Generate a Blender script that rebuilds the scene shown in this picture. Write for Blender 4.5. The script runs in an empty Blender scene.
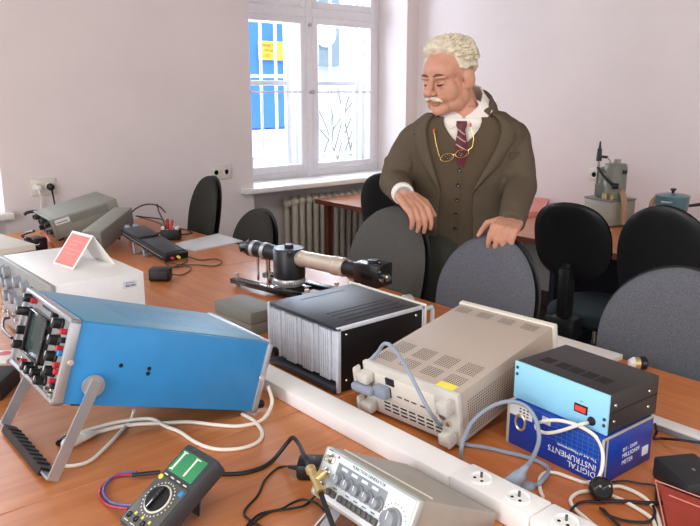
import bpy, bmesh, math, random
from mathutils import Vector, Matrix, Euler, noise
random.seed(7)
SC = bpy.context.scene
COL = SC.collection
PI = math.pi
def rad(a): return math.radians(a)

# ------------------------------------------------------------------ camera
F, PITCH, HEAD, CH, TZ = 717.0, rad(13.4), rad(40.3), 1.45, 0.75
FW = Vector((math.sin(HEAD)*math.cos(PITCH), math.cos(HEAD)*math.cos(PITCH), -math.sin(PITCH)))
RT = Vector((math.cos(HEAD), -math.sin(HEAD), 0))
UP = RT.cross(FW)
CAM = Vector((0, 0, CH))
def ray(x, y): return FW + RT*((x-350)/F) - UP*((y-263)/F)
def at(x, y, z=TZ):
    d = ray(x, y); return CAM + d*((z-CH)/d.z)
def onx(x, y, X):
    d = ray(x, y); return CAM + d*(X/d.x)
def ony(x, y, Y):
    d = ray(x, y); return CAM + d*(Y/d.y)
def dep(x, y, D): return CAM + ray(x, y)*D
cd = bpy.data.cameras.new('camera'); cam = bpy.data.objects.new('camera', cd); COL.objects.link(cam)
cam.matrix_world = Matrix.Translation(CAM) @ Matrix((RT, UP, -FW)).transposed().to_4x4()
cd.sensor_width = 36; cd.lens = 36*F/700; cd.clip_start = .02
SC.camera = cam

# ------------------------------------------------------------------ materials
def lin(c):
    if isinstance(c, str): c = [int(c[i:i+2], 16)/255 for i in (0, 2, 4)]
    return tuple((x/12.92 if x <= .04045 else ((x+.055)/1.055)**2.4) for x in c)
MATS = {}
def mat(name, c, rough=.5, metal=0., var=.06, scale=30., bump=0., bscale=200., stretch=(1, 1, 1), spec=.5, sss=0., emit=None, coat=0.):
    m = bpy.data.materials.new(name); m.use_nodes = True
    nt = m.node_tree; b = nt.nodes['Principled BSDF']
    tc = nt.nodes.new('ShaderNodeTexCoord'); mp = nt.nodes.new('ShaderNodeMapping')
    mp.inputs['Scale'].default_value = stretch
    nt.links.new(tc.outputs['Object'], mp.inputs['Vector'])
    n = nt.nodes.new('ShaderNodeTexNoise'); n.inputs['Scale'].default_value = scale; n.inputs['Detail'].default_value = 4
    nt.links.new(mp.outputs[0], n.inputs['Vector'])
    l = lin(c); r = nt.nodes.new('ShaderNodeValToRGB')
    r.color_ramp.elements[0].position = .3; r.color_ramp.elements[1].position = .7
    r.color_ramp.elements[0].color = tuple(max(0, x*(1-var)) for x in l)+(1,)
    r.color_ramp.elements[1].color = tuple(min(1, x*(1+var)) for x in l)+(1,)
    nt.links.new(n.outputs['Fac'], r.inputs['Fac']); nt.links.new(r.outputs['Color'], b.inputs['Base Color'])
    b.inputs['Roughness'].default_value = rough; b.inputs['Metallic'].default_value = metal
    b.inputs['Specular IOR Level'].default_value = spec
    if coat: b.inputs['Coat Weight'].default_value = coat; b.inputs['Coat Roughness'].default_value = .15
    if sss:
        b.inputs['Subsurface Weight'].default_value = sss; b.inputs['Subsurface Radius'].default_value = (.01, .004, .002)
    if bump:
        n2 = nt.nodes.new('ShaderNodeTexNoise'); n2.inputs['Scale'].default_value = bscale; n2.inputs['Detail'].default_value = 3
        nt.links.new(mp.outputs[0], n2.inputs['Vector'])
        bu = nt.nodes.new('ShaderNodeBump'); bu.inputs['Strength'].default_value = bump; bu.inputs['Distance'].default_value = .002
        nt.links.new(n2.outputs['Fac'], bu.inputs['Height']); nt.links.new(bu.outputs[0], b.inputs['Normal'])
    if emit:
        b.inputs['Emission Color'].default_value = lin(c)+(1,); b.inputs['Emission Strength'].default_value = emit
    MATS[name] = m; return m

def wood(name, c1, c2, along='X', rough=.32):
    m = bpy.data.materials.new(name); m.use_nodes = True
    nt = m.node_tree; b = nt.nodes['Principled BSDF']
    tc = nt.nodes.new('ShaderNodeTexCoord'); mp = nt.nodes.new('ShaderNodeMapping')
    mp.inputs['Scale'].default_value = (1.6, 22, 10) if along == 'X' else (22, 1.6, 10)
    nt.links.new(tc.outputs['Object'], mp.inputs['Vector'])
    n = nt.nodes.new('ShaderNodeTexNoise'); n.inputs['Scale'].default_value = 2.2; n.inputs['Detail'].default_value = 6; n.inputs['Distortion'].default_value = .6
    nt.links.new(mp.outputs[0], n.inputs['Vector'])
    n2 = nt.nodes.new('ShaderNodeTexNoise'); n2.inputs['Scale'].default_value = 3.5; n2.inputs['Detail'].default_value = 2
    nt.links.new(tc.outputs['Object'], n2.inputs['Vector'])
    mx = nt.nodes.new('ShaderNodeMath'); mx.operation = 'MULTIPLY_ADD'; mx.inputs[1].default_value = .35
    nt.links.new(n2.outputs['Fac'], mx.inputs[0])
    m2 = nt.nodes.new('ShaderNodeMath'); m2.operation = 'MULTIPLY'; m2.inputs[1].default_value = .65
    nt.links.new(n.outputs['Fac'], m2.inputs[0]); nt.links.new(m2.outputs[0], mx.inputs[2])
    r = nt.nodes.new('ShaderNodeValToRGB'); r.color_ramp.elements[0].position = .32; r.color_ramp.elements[1].position = .68
    r.color_ramp.elements[0].color = lin(c1)+(1,); r.color_ramp.elements[1].color = lin(c2)+(1,)
    nt.links.new(mx.outputs[0], r.inputs['Fac']); nt.links.new(r.outputs['Color'], b.inputs['Base Color'])
    b.inputs['Roughness'].default_value = rough
    MATS[name] = m; return m

wood('wood_x', 'b06536', 'ca8450', 'X'); wood('wood_y', 'b26232', 'cc8048', 'Y'); wood('desk_wood', 'a8623c', 'c07a50', 'Y', .3)
wood('edge_brown', '5e3020', '74402a', 'Y', .4)
mat('wall', 'e2d7d6', .9, var=.025, scale=3, bump=.15, bscale=90, spec=.2)
mat('ceiling', 'b8b2ae', .9)
mat('floor', '6d5f55', .6, var=.12, scale=8)
mat('base', '5b4a40', .6)
mat('win_white', 'e4e2e6', .35, var=.03)
mat('rad', 'd8cdbc', .45, var=.03)
mat('blue', '2c86c4', .42, var=.05, scale=18, bump=.05)
mat('osc_top', '5c93b0', .45, var=.05, scale=300)  # greyer than the sides: grazing sheen and perforations mixed into the blue
mat('silver', 'b9bcc0', .35, .7, var=.05)
mat('alu', 'd4d8e0', .45, .25, var=.08, scale=60)
mat('chrome', 'd8d4c8', .18, 1., var=.03)
mat('bronze', 'd6c8b8', .32, .5, var=.05)
mat('brass', 'd9c08a', .3, .7)
mat('panel_grey', '9a9894', .5, .2)
mat('black', '131316', .4, var=.2)
mat('black_gloss', '0f0f12', .18, var=.1, coat=.3)
mat('black_matte', '242426', .6, var=.2)
mat('blackpaint', '2c2e36', .42, var=.1)
mat('dark_slot', '08080a', .8)
mat('white', 'e9e6e2', .4, var=.02)
mat('offwhite', 'd9d3c6', .45, var=.03)
mat('trunk', 'f3efec', .35, var=.015)
mat('cream', 'd6cdc0', .5)
mat('white_cable', 'e6ddcf', .45, var=.03)
mat('grey_cable', '8e96a4', .5, var=.04)
mat('black_cable', '1c1a1a', .45)
mat('red', 'c02a35', .4, var=.1)
mat('red_cable', 'a8243c', .45)
mat('blue_cable', '5a5f9a', .45)
mat('beige', 'b5a598', .55, var=.03, scale=200)
mat('beige_light', 'cfc9c0', .5, var=.03)
mat('light_blue', '93d0ea', .5, var=.02)
mat('psu_black', '2e2b2b', .5, var=.1, scale=300)
mat('box_blue', '143a9a', .35, var=.12, scale=10)
mat('box_dark', '101c66', .4, var=.1)
mat('cardboard', 'b9ad98', .7)
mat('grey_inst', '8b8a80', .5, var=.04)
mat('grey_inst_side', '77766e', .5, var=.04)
mat('grey_box', '77776f', .5, var=.05)
mat('gen_body', 'a79f94', .5, .1, var=.04)
mat('gen_panel', 'd6dde0', .45, var=.03)
mat('gen_frame', 'aeb4ae', .4, .2)
mat('knob_grey', '84898f', .45, var=.05)
mat('meter', '3c3d42', .45, var=.08)
mat('meter_face', '54534f', .5, var=.06)
mat('lcd_green', '3a8a5c', .25, var=.05)
mat('lcd_glare', 'e8e4d0', .4)
mat('yellow', 'efe04a', .5)
mat('red_card', 'ee6a5c', .55, var=.04)
mat('card_white', 'e9e2dc', .5)
mat('red_sheet', 'b8402c', .12, var=.08, coat=.6)
mat('paper', 'd6d6d8', .5, var=.05, scale=14)
mat('fabric', '5f6066', .95, var=.22, scale=260, bump=.5, bscale=500, spec=.15)
mat('fabric_dark', '35332f', .95, var=.2, scale=260, bump=.4, bscale=500, spec=.15)
mat('fabric_warm', '55534f', .95, var=.2, scale=260, bump=.5, bscale=500, spec=.15)
mat('fabric_black', '17191b', .95, var=.3, scale=200, bump=.3, bscale=500, spec=.15)
mat('fabric_teal', '1c2a2e', .95, var=.2, scale=200)
mat('plastic_black', '121214', .45, var=.15)
mat('navy', '15162c', .6)
mat('skin', 'c48e76', .55, var=.09, scale=28, sss=.08, spec=.35)
mat('hair', 'd9cdb4', .7, var=.2, scale=50, bump=.8, bscale=120, stretch=(1, .35, 1))
mat('hair_grey', 'b3a694', .75, var=.15, scale=90, bump=.6, bscale=250)
mat('brow', '6b4a3a', .8)
mat('eye_dark', '251814', .35)
mat('lip', 'b06a5c', .5)
mat('jacket', '5c5042', .92, var=.1, scale=350, bump=.35, bscale=420, spec=.15)
mat('vest', '584b3c', .92, var=.1, scale=350, bump=.3, bscale=420, spec=.15)
mat('trousers', '3d3c36', .9, var=.1, scale=200, spec=.15)
mat('shirt', 'e8e1d8', .7, var=.03)
mat('tie', '5c1a24', .5, var=.05)
mat('tie_stripe', 'c8a8a0', .5)
mat('shoe', '1c1614', .35)
mat('gold', 'd8b56a', .25, .8)
mat('pump_grey', '9a988a', .45, var=.05)
mat('pump_lid', '7a7870', .4, .2)
mat('pump_green', '77796c', .45, .1, var=.06)
mat('teal', '47717a', .3, var=.06, coat=.3)
mat('rubber_tube', 'a8866c', .5)
mat('orange_paper', 'd9553a', .6, var=.05)
mat('pink_paper', 'd98478', .6, var=.05)
mat('snow', 'f4f6fa', .8, var=.02)
mat('tarp_blue', '4a86e6', .55, var=.1, scale=3)
mat('house', '8fa0ac', .8, var=.12, scale=4)
mat('house_white', 'eef0f2', .8)
mat('branch', '8a8784', .8)
mat('wood_grey', '9a9aa2', .8)
mat('led', 'd83a30', .4, emit=.6)
mat('screen_crt', '3a4a46', .08, var=.2, scale=6, coat=.5)
mat('ink', '3a3c48', .7)
mat('white_ink', 'eef0f6', .6)
g = bpy.data.materials.new('glass'); g.use_nodes = True
_n = g.node_tree; _n.nodes.remove(_n.nodes['Principled BSDF'])
_o = _n.nodes['Material Output']; _t = _n.nodes.new('ShaderNodeBsdfTransparent'); _g = _n.nodes.new('ShaderNodeBsdfGlossy'); _g.inputs['Roughness'].default_value = .03
_l = _n.nodes.new('ShaderNodeLayerWeight'); _l.inputs['Blend'].default_value = .12
_m = _n.nodes.new('ShaderNodeMixShader'); _mm = _n.nodes.new('ShaderNodeMath'); _mm.operation = 'MULTIPLY'; _mm.inputs[1].default_value = .6
_n.links.new(_l.outputs['Fresnel'], _mm.inputs[0]); _n.links.new(_mm.outputs[0], _m.inputs[0]); _n.links.new(_t.outputs[0], _m.inputs[1]); _n.links.new(_g.outputs[0], _m.inputs[2]); _n.links.new(_m.outputs[0], _o.inputs[0])
_tn = _n.nodes.new('ShaderNodeTexNoise'); _tn.inputs['Scale'].default_value = 3
_r2 = _n.nodes.new('ShaderNodeValToRGB'); _r2.color_ramp.elements[0].color = (.93, .95, .97, 1); _r2.color_ramp.elements[1].color = (.98, .99, 1, 1)
_n.links.new(_tn.outputs['Fac'], _r2.inputs[0]); _n.links.new(_r2.outputs[0], _t.inputs['Color'])
MATS['glass'] = g
M = MATS

# ------------------------------------------------------------------ mesh helpers
def catmull(pts, sub=6):
    pts = [Vector(p) for p in pts]
    if len(pts) < 3: return pts
    P = [pts[0]*2-pts[1]]+pts+[pts[-1]*2-pts[-2]]; out = []
    for i in range(1, len(P)-2):
        a, b, c, d = P[i-1:i+3]
        for k in range(sub):
            t = k/sub
            out.append(.5*((2*b)+(c-a)*t+(2*a-5*b+4*c-d)*t*t+(3*b-a-3*c+d)*t**3))
    out.append(pts[-1]); return out
def basis(d):
    d = d.normalized(); a = Vector((0, 0, 1)) if abs(d.z) < .9 else Vector((1, 0, 0))
    u = d.cross(a).normalized(); return u, d.cross(u).normalized()
class MB:
    def __init__(s, M=None): s.bm = bmesh.new(); s.M = M or Matrix.Identity(4); s.mi = 0
    def _v(s, p): return s.bm.verts.new(s.M @ Vector(p))
    def _f(s, vs):
        try: f = s.bm.faces.new(vs); f.material_index = s.mi; return f
        except ValueError: return None
    def box(s, lo, hi, bevel=0., R=None, seg=2):
        c = (Vector(lo)+Vector(hi))/2; h = (Vector(hi)-Vector(lo))/2
        vs = []
        for k in (-1, 1):
            for j in (-1, 1):
                for i in (-1, 1):
                    p = Vector((i*h.x, j*h.y, k*h.z))
                    if R is not None: p = R @ p
                    vs.append(s._v(c+p))
        fs = [s._f([vs[i] for i in q]) for q in ((0, 2, 3, 1), (4, 5, 7, 6), (0, 1, 5, 4), (2, 6, 7, 3), (0, 4, 6, 2), (1, 3, 7, 5))]
        if bevel:
            es = list({e for f in fs for e in f.edges})
            r = bmesh.ops.bevel(s.bm, geom=es, offset=bevel, segments=seg, profile=.5, affect='EDGES')
            for f in r['faces']: f.material_index = s.mi
        return s
    def ring(s, c, u, v, r, n, rx=None):
        return [s._v(c+u*(r*math.cos(2*PI*i/n))+v*((rx or r)*math.sin(2*PI*i/n))) for i in range(n)]
    def skin(s, A, B):
        n = len(A)
        for i in range(n): s._f([A[i], A[(i+1) % n], B[(i+1) % n], B[i]])
    def cyl(s, p0, p1, r0, r1=None, n=20, bevel=0.):
        p0, p1 = Vector(p0), Vector(p1); r1 = r0 if r1 is None else r1
        u, v = basis(p1-p0); d = (p1-p0).normalized()
        if bevel:
            prof = [(p0, r0-bevel), (p0+d*bevel, r0), (p1-d*bevel, r1), (p1, r1-bevel)]
        else: prof = [(p0, r0), (p1, r1)]
        rs = [s.ring(p, u, v, r, n) for p, r in prof]
        for a, b in zip(rs, rs[1:]): s.skin(a, b)
        s._f(rs[0][::-1]); s._f(rs[-1]); return s
    def tube(s, pts, r, n=8, sub=6, smooth=True):
        P = catmull(pts, sub) if smooth else [Vector(p) for p in pts]
        rr = r if isinstance(r, (list, tuple)) else None
        u = None; prev = None
        for i, p in enumerate(P):
            d = (P[min(i+1, len(P)-1)]-P[max(i-1, 0)])
            if d.length < 1e-9: d = Vector((0, 0, 1))
            d.normalize()
            if u is None: u, v = basis(d)
            else:
                u = (u-d*u.dot(d))
                if u.length < 1e-6: u = basis(d)[0]
                u.normalize(); v = d.cross(u)
            if rr:
                t = i/(len(P)-1)*(len(rr)-1); k = min(int(t), len(rr)-2); q = rr[k]+(rr[k+1]-rr[k])*(t-k)
            else: q = r
            R_ = s.ring(p, u, v, q, n)
            if prev: s.skin(prev, R_)
            else: s._f(R_[::-1])
            prev = R_
        s._f(prev); return s
    def lathe(s, prof, c=(0, 0, 0), axis=(0, 0, 1), n=28):
        c = Vector(c); d = Vector(axis).normalized(); u, v = basis(d); prev = None
        for r, z in prof:
            if r < 1e-6: r = 1e-5
            R_ = s.ring(c+d*z, u, v, r, n)
            if prev: s.skin(prev, R_)
            else: s._f(R_[::-1])
            prev = R_
        s._f(prev); return s
    def prism(s, poly, d0, d1, ax='y', bevel=0.):
        def m(p, d): return {'y': (p[0], d, p[1]), 'x': (d, p[0], p[1]), 'z': (p[0], p[1], d)}[ax]
        A = [s._v(m(p, d0)) for p in poly]; B = [s._v(m(p, d1)) for p in poly]
        fs = [s._f(A), s._f(B[::-1])]; n = len(A)
        for i in range(n): fs.append(s._f([A[i], B[i], B[(i+1) % n], A[(i+1) % n]]))
        if bevel:
            es = list({e for f in fs if f for e in f.edges})
            r = bmesh.ops.bevel(s.bm, geom=es, offset=bevel, segments=2, profile=.5, affect='EDGES')
            for f in r['faces']: f.material_index = s.mi
        return s
    def ell(s, c, r, R=None, n=16, m=10):
        c = Vector(c); rows = []
        for j in range(m+1):
            th = PI*j/m; row = []
            for i in range(n):
                ph = 2*PI*i/n
                p = Vector((r[0]*math.sin(th)*math.cos(ph), r[1]*math.sin(th)*math.sin(ph), r[2]*math.cos(th)))
                if R is not None: p = R @ p
                if j in (0, m):
                    if i == 0: pole = s._v(c+p)
                    row.append(pole)
                else: row.append(s._v(c+p))
            rows.append(row)
        for j in range(m):
            for i in range(n):
                q = [rows[j][i], rows[j+1][i], rows[j+1][(i+1) % n], rows[j][(i+1) % n]]
                u = []
                for w in q:
                    if w not in u: u.append(w)
                if len(u) > 2: s._f(u)
        return s
    def cap(s, a, b, ra, rb=None, n=12):      # tapered capsule
        a, b = Vector(a), Vector(b); rb = ra if rb is None else rb
        d = (b-a).normalized(); u, v = basis(d); prev = None; prof = []
        for k in range(0, 5): t = PI/2*k/4; prof.append((a-d*(ra*math.cos(t)), max(ra*math.sin(t), 1e-4)))
        for k in range(0, 5): t = PI/2*k/4; prof.append((b+d*(rb*math.sin(t)), max(rb*math.cos(t), 1e-4)))
        for p, r in prof:
            R_ = s.ring(p, u, v, r, n)
            if prev: s.skin(prev, R_)
            else: s._f(R_[::-1])
            prev = R_
        s._f(prev); return s
    def loft(s, rings, cap=True):
        R_ = [[s._v(p) for p in r] for r in rings]
        for a, b in zip(R_, R_[1:]): s.skin(a, b)
        if cap: s._f(R_[0][::-1]); s._f(R_[-1])
        return s
    def sheet(s, rows):
        V = [[s._v(p) for p in r] for r in rows]
        for a, b in zip(V, V[1:]):
            for i in range(len(a)-1): s._f([a[i], a[i+1], b[i+1], b[i]])
        return s
    def mesh(s, name, angle=40, normals=True):
        if normals: bmesh.ops.recalc_face_normals(s.bm, faces=s.bm.faces[:])
        ca = rad(angle)
        for f in s.bm.faces: f.smooth = True
        for e in s.bm.edges:
            if len(e.link_faces) == 2 and e.calc_face_angle(0) > ca: e.smooth = False
        me = bpy.data.meshes.new(name); s.bm.to_mesh(me); s.bm.free(); return me
    def build(s, name, m, parent=None, angle=40, normals=True, mods=()):
        me = s.mesh(name, angle, normals)
        return link(name, me, m, parent, mods)
def link(name, me, m, parent=None, mods=()):
    o = bpy.data.objects.new(name, me); COL.objects.link(o)
    for x in (m if isinstance(m, (list, tuple)) else [m]): me.materials.append(M[x])
    if parent: o.parent = parent
    return o
def bake(o):       # replace an object's mesh by its modified mesh
    dg = bpy.context.evaluated_depsgraph_get(); dg.update()
    me = bpy.data.meshes.new_from_object(o.evaluated_get(dg)); old = o.data
    o.modifiers.clear(); o.data = me; me.name = old.name; return o
def tag(o, label=None, cat=None, group=None, kind=None):
    if label: o['label'] = label
    if cat: o['category'] = cat
    if group: o['group'] = group
    if kind: o['kind'] = kind
    return o
def thing(name, label, cat, loc=(0, 0, 0), rot=(0, 0, 0), group=None):
    o = bpy.data.objects.new(name, None); COL.objects.link(o); o.empty_display_size = .05
    o.location = loc; o.rotation_euler = rot
    return tag(o, label, cat, group)
def copy_tree(o, parent=None):
    c = o.copy(); COL.objects.link(c); c.parent = parent
    for ch in list(o.children): copy_tree(ch, c)
    return c
def struct(name, mb, m, parent=None):
    o = mb.build(name, m, parent)
    if not parent: o['kind'] = 'structure'
    return o
def text(s_, size, parent, m, mtx, name='lettering', ext=.0002, align='LEFT', sx=1.):
    cu = bpy.data.curves.new('t', 'FONT'); cu.body = s_; cu.size = size; cu.extrude = ext; cu.align_x = align
    cu.resolution_u = 2
    o = bpy.data.objects.new('t', cu); COL.objects.link(o)
    dg = bpy.context.evaluated_depsgraph_get(); dg.update()
    me = bpy.data.meshes.new_from_object(o.evaluated_get(dg)); bpy.data.objects.remove(o)
    me.transform(mtx @ Matrix.Diagonal((sx, 1, 1, 1))); me.materials.clear()
    return link(name, me, m, parent)
def cable(name, label, pts, r, m, cat='cable', n=8, group=None, extra=None):
    mb = MB(); mb.tube(pts, r, n)
    if extra: extra(mb)
    return tag(mb.build(name, m), label, cat, group)
def frame_xyz(o, x, y):   # matrix with given origin, x dir, y dir
    x = Vector(x).normalized(); z = x.cross(Vector(y)).normalized(); y = z.cross(x)
    m_ = Matrix((x, y, z)).transposed().to_4x4(); m_.translation = Vector(o); return m_
def flatmtx(o, x, y): return frame_xyz(o, x, y)
# ------------------------------------------------------------------ room
YW, XR = 4.10, 4.17
XA, XB = 2.625, 4.05             # niche of the window that shows
WZ0, WZ1 = ony(300, 184.5, YW-.07).z-.004, 2.75
struct('floor', MB().box((-3.5, -3, -.05), (XR+.2, YW+.55, 0)), 'floor')
struct('ceiling', MB().box((-3.5, -2.6, 3.15), (XR+.2, YW+.5, 3.25)), 'ceiling')
w = MB()
w.box((-3.5, YW, 0), (-.75, YW+.5, 3.15)); w.box((1.05, YW, 0), (XA, YW+.5, 3.15)); w.box((XB, YW, 0), (XR+.2, YW+.5, 3.15))
w.box((-.75, YW+.26, 0), (1.05, YW+.5, WZ0)); w.box((XA, YW+.26, 0), (XB, YW+.5, WZ0))
w.box((-.75, YW, WZ1), (1.05, YW+.5, 3.15)); w.box((XA, YW, WZ1), (XB, YW+.5, 3.15))
struct('wall_back', w, 'wall')
struct('wall_right', MB().box((XR, -3, 0), (XR+.2, YW, 3.15)), 'wall')
struct('baseboard_right', MB().box((XR-.018, -3, 0), (XR, YW, .10), .004), 'base')
struct('baseboard_back', MB().box((1.05, YW-.018, 0), (XA, YW, .10), .004), 'base')

def window(name, xa, xb, mid):
    y0 = YW+.32
    m = MB()
    for yy, dd in ((y0, .05), (y0+.15, .04)):
        m.box((xa, yy, WZ0), (xa+.05, yy+dd, WZ1), .006); m.box((xb-.05, yy, WZ0), (xb, yy+dd, WZ1), .006)
        m.box((xa+.05, yy+.001, WZ0), (mid-.03, yy+dd, WZ0+.05), .003); m.box((mid+.03, yy+.001, WZ0), (xb-.05, yy+dd, WZ0+.05), .003); m.box((xa+.05, yy+.001, WZ1-.05), (xb-.05, yy+dd, WZ1), .003)
        m.box((xa+.05, yy-.01, 1.985), (mid-.03, yy+dd, 2.05), .003); m.box((mid+.03, yy-.01, 1.985), (xb-.05, yy+dd, 2.05), .003)
        m.box((mid-.03, yy-.012, WZ0), (mid+.03, yy+dd, WZ1), .006)
    for x in (xa, xb-.03): m.box((x+.002, y0+.03, WZ0+.03), (x+.028, y0+.17, WZ1-.02))
    m.box((xa+.03, y0+.03, WZ0+.01), (xb-.03, y0+.17, WZ0+.03))
    fr = struct(name, m, 'win_white')
    for yy, t, ins in ((y0, .04, .0), (y0+.155, .03, .03)):
        for a, b in ((xa+.05, mid-.03), (mid+.03, xb-.05)):
            s = MB(); a2, b2 = a+ins, b-ins; q = .048 if ins == 0 else .04
            for z0, z1 in ((WZ0+.05, 1.985), (2.05, WZ1-.05)):
                s.box((a2, yy-.012, z0), (a2+q, yy+t, z1), .006); s.box((b2-q, yy-.012, z0), (b2, yy+t, z1), .006)
                s.box((a2+q, yy-.0105, z0), (b2-q, yy+t-.001, z0+q), .003); s.box((a2+q, yy-.0105, z1-q), (b2-q, yy+t-.001, z1), .003)
            if ins: s.box((a2, yy, 1.50), (b2, yy+t, 1.535), .004)
            sh = s.build('window_sash', 'win_white', fr)
            p = MB()
            for z0, z1 in ((WZ0+.05+q, 1.985-q), (2.05+q, WZ1-.05-q)): p.box((a2+q, yy+.012, z0), (b2-q, yy+.016, z1))
            p.build('pane', 'glass', sh)
    b = MB(); b.box((xa+.05, y0-.022, 1.445), (xb-.05, y0-.012, 1.458), .002); b.build('window_rod', 'win_white', fr)
    k = MB(); k.cyl((mid, y0-.045, 1.45), (mid, y0-.01, 1.45), .012); k.ell((mid, y0-.05, 1.45), (.016, .012, .016)); k.cyl((mid, y0-.03, 1.93), (mid, y0-.01, 1.93), .014); k.build('window_handle', 'silver', fr)
    s = MB(); zs = ony(300, 184.5, YW-.07).z
    s.box((xa-.10, YW-.07, zs-.035), (xb+.03, y0+.01, zs), .008); s.build('window_sill', 'white', fr)
    return fr
window('window_1', XA, XB, 3.345)
window('window_2', -.75, 1.05, .15)
# iron grilles outside
def grille(xa, xb, lab):
    m = MB(); x = xa+.09
    while x < xb:
        m.cyl((x, YW+.62, .75), (x, YW+.62, 2.8), .011, n=8); x += .135
    for z in (.95, 1.57, 2.2, 2.75): m.box((xa-.05, YW+.612, z-.012), (xb+.05, YW+.632, z+.012))
    tag(m.build('window_grille', 'win_white'), lab, 'window grille')
grille(XA, XB, 'white iron bars outside the window above the radiator')
grille(-.75, 1.05, 'white iron bars outside the window left of the grey instruments')

# ------------------------------------------------------------------ outdoors
tag(MB().box((-8, YW+1, -.6), (30, 40, -.5)).build('snowy_ground', 'snow'), kind='structure')
m = MB(); a = ony(246, 150, 7.2); b = ony(300, 8, 7.2); m.box((a.x-.8, 7.2, 1.02), (b.x+.02, 9.5, 2.5), .08)
tr = thing('covered_truck', 'blue tarpaulin covered truck body outside the window', 'truck')
m.build('tarpaulin', 'tarp_blue', tr)
m = MB(); m.box((a.x-.8, 7.25, -.5), (b.x-.05, 9.3, 1.02)); m.build('snowy_chassis', 'house_white', tr)
m = MB()
for i in range(3): m.box((a.x-.2+i*.5, 7.14, .55), (a.x+.05+i*.5, 7.2, .75), .01)
m.build('side_lamp', 'wood_grey', tr)
p0 = ony(258.5, 40.5, 7.17); p1 = ony(283.5, 60.5, 7.17)
sg = thing('paper_sign', 'yellow sign with red writing on the blue tarpaulin', 'sign', (p0.x, 7.17, p1.z))
MB().box((0, 0, 0), (p1.x-p0.x, .02, p0.z-p1.z), .003).build('board', 'yellow', sg)
sw, shh = p1.x-p0.x, p0.z-p1.z
for i, t in enumerate(('NAGŁOWY', 'UWAGA', 'LÓD')): text(t, shh*.26, sg, 'red', frame_xyz((sw*.14, -.004, shh*(.70-.28*i)), (1, 0, 0), (0, 0, 1)), ext=.001, sx=.75 if i == 0 else 1)
# snow bank, neighbouring house, bush
m = MB(); rows = []
for j in range(7):
    y = 5.8+j*.35; rows.append([(2.6+i*.22, y, .55+.1*j+.08*math.sin(i*.9+j)+.07*noise.noise((i*.5, j*.6, 0))) for i in range(22)])
m.sheet(rows); tag(m.build('snow_bank', 'snow', normals=False), kind='structure')
h = thing('neighbour_house', 'pale snow covered house seen through the right window pane', 'house')
a = ony(318, 66, 12); b = ony(347, 25, 12)
MB().box((a.x-.1, 12, a.z), (b.x-.2, 13, 3.3), .03).build('gable_wall', 'house', h)
MB().box((a.x-1.5, 12.2, -.5), (b.x+4, 15, a.z+.05), .03).build('snowy_wall', 'house_white', h)
m = MB(); c = ony(325, 33, 11.97); m.lathe([(0, 0), (.28, 0), (.28, .02), (.2, .03), (0, .03)], c, (0, -1, 0), 20); m.build('round_vent', 'house_white', h)
for k, (x0, x1) in enumerate(((4.35, 5.0), (5.35, 5.95))):
    m = MB(); m.box((x0, 6.6, .35), (x1, 6.66, .72), .01); m.box((x0+.02, 6.61, -.5), (x0+.08, 6.65, .4)); m.box((x1-.08, 6.61, -.5), (x1-.02, 6.65, .4))
    for i in range(4): m.box((x0+.02, 6.57, .38+.09*i), (x1-.02, 6.6, .43+.09*i))
    tag(m.build('wooden_fence', 'wood_grey'), ['grey plank fence behind the left window pane', 'grey plank fence behind the right window pane'][k], 'fence')
bm_ = MB(); random.seed(3)
for i in range(16):
    b0 = Vector((5.05+random.uniform(-.15, .45), 6.45+random.uniform(-.2, .2), .5)); t = b0+Vector((random.uniform(-.5, .5), random.uniform(-.2, .2), random.uniform(.6, 1.0)))
    bm_.tube([b0, (b0+t)/2+Vector((random.uniform(-.08, .08), 0, .05)), t], .008, 6, 4)
tag(bm_.build('bare_bush', 'branch'), 'bare branches of a bush outside the right window pane', 'bush')

# ------------------------------------------------------------------ radiator
rt_ = thing('radiator', 'cream cast iron radiator under the window', 'radiator', (0, 0, 0))
x = 3.03; i = 0; ztop = ony(300, 197, YW+.12).z
while x < XB-.06:
    m = MB()
    for yy in (YW+.09, YW+.19):
        m.cyl((x, yy, .12), (x, yy, ztop-.02), .022, n=12); m.ell((x, yy, ztop-.025), (.03, .035, .03), n=10, m=8); m.ell((x, yy, .13), (.03, .035, .03), n=10, m=8)
    m.box((x-.024, YW+.09, ztop-.05), (x+.024, YW+.19, ztop-.008), .012); m.box((x-.024, YW+.09, .10), (x+.024, YW+.19, .15), .012)
    m.cyl((x-.03, YW+.14, ztop-.04), (x+.033, YW+.14, ztop-.04), .026, n=10)
    for yy in (YW+.09, YW+.19): m.cyl((x, yy, 0), (x, yy, .13), .012) if i in (0, 12) else None
    m.build('radiator_section', 'rad', rt_); x += .0635; i += 1
m = MB(); m.cyl((2.985, YW+.14, ztop-.04), (3.01, YW+.14, ztop-.04), .03, n=8); m.cyl((2.97, YW+.14, ztop-.04), (2.985, YW+.14, ztop-.04), .014, n=8); m.build('end_plug', 'rad', rt_)

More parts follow.
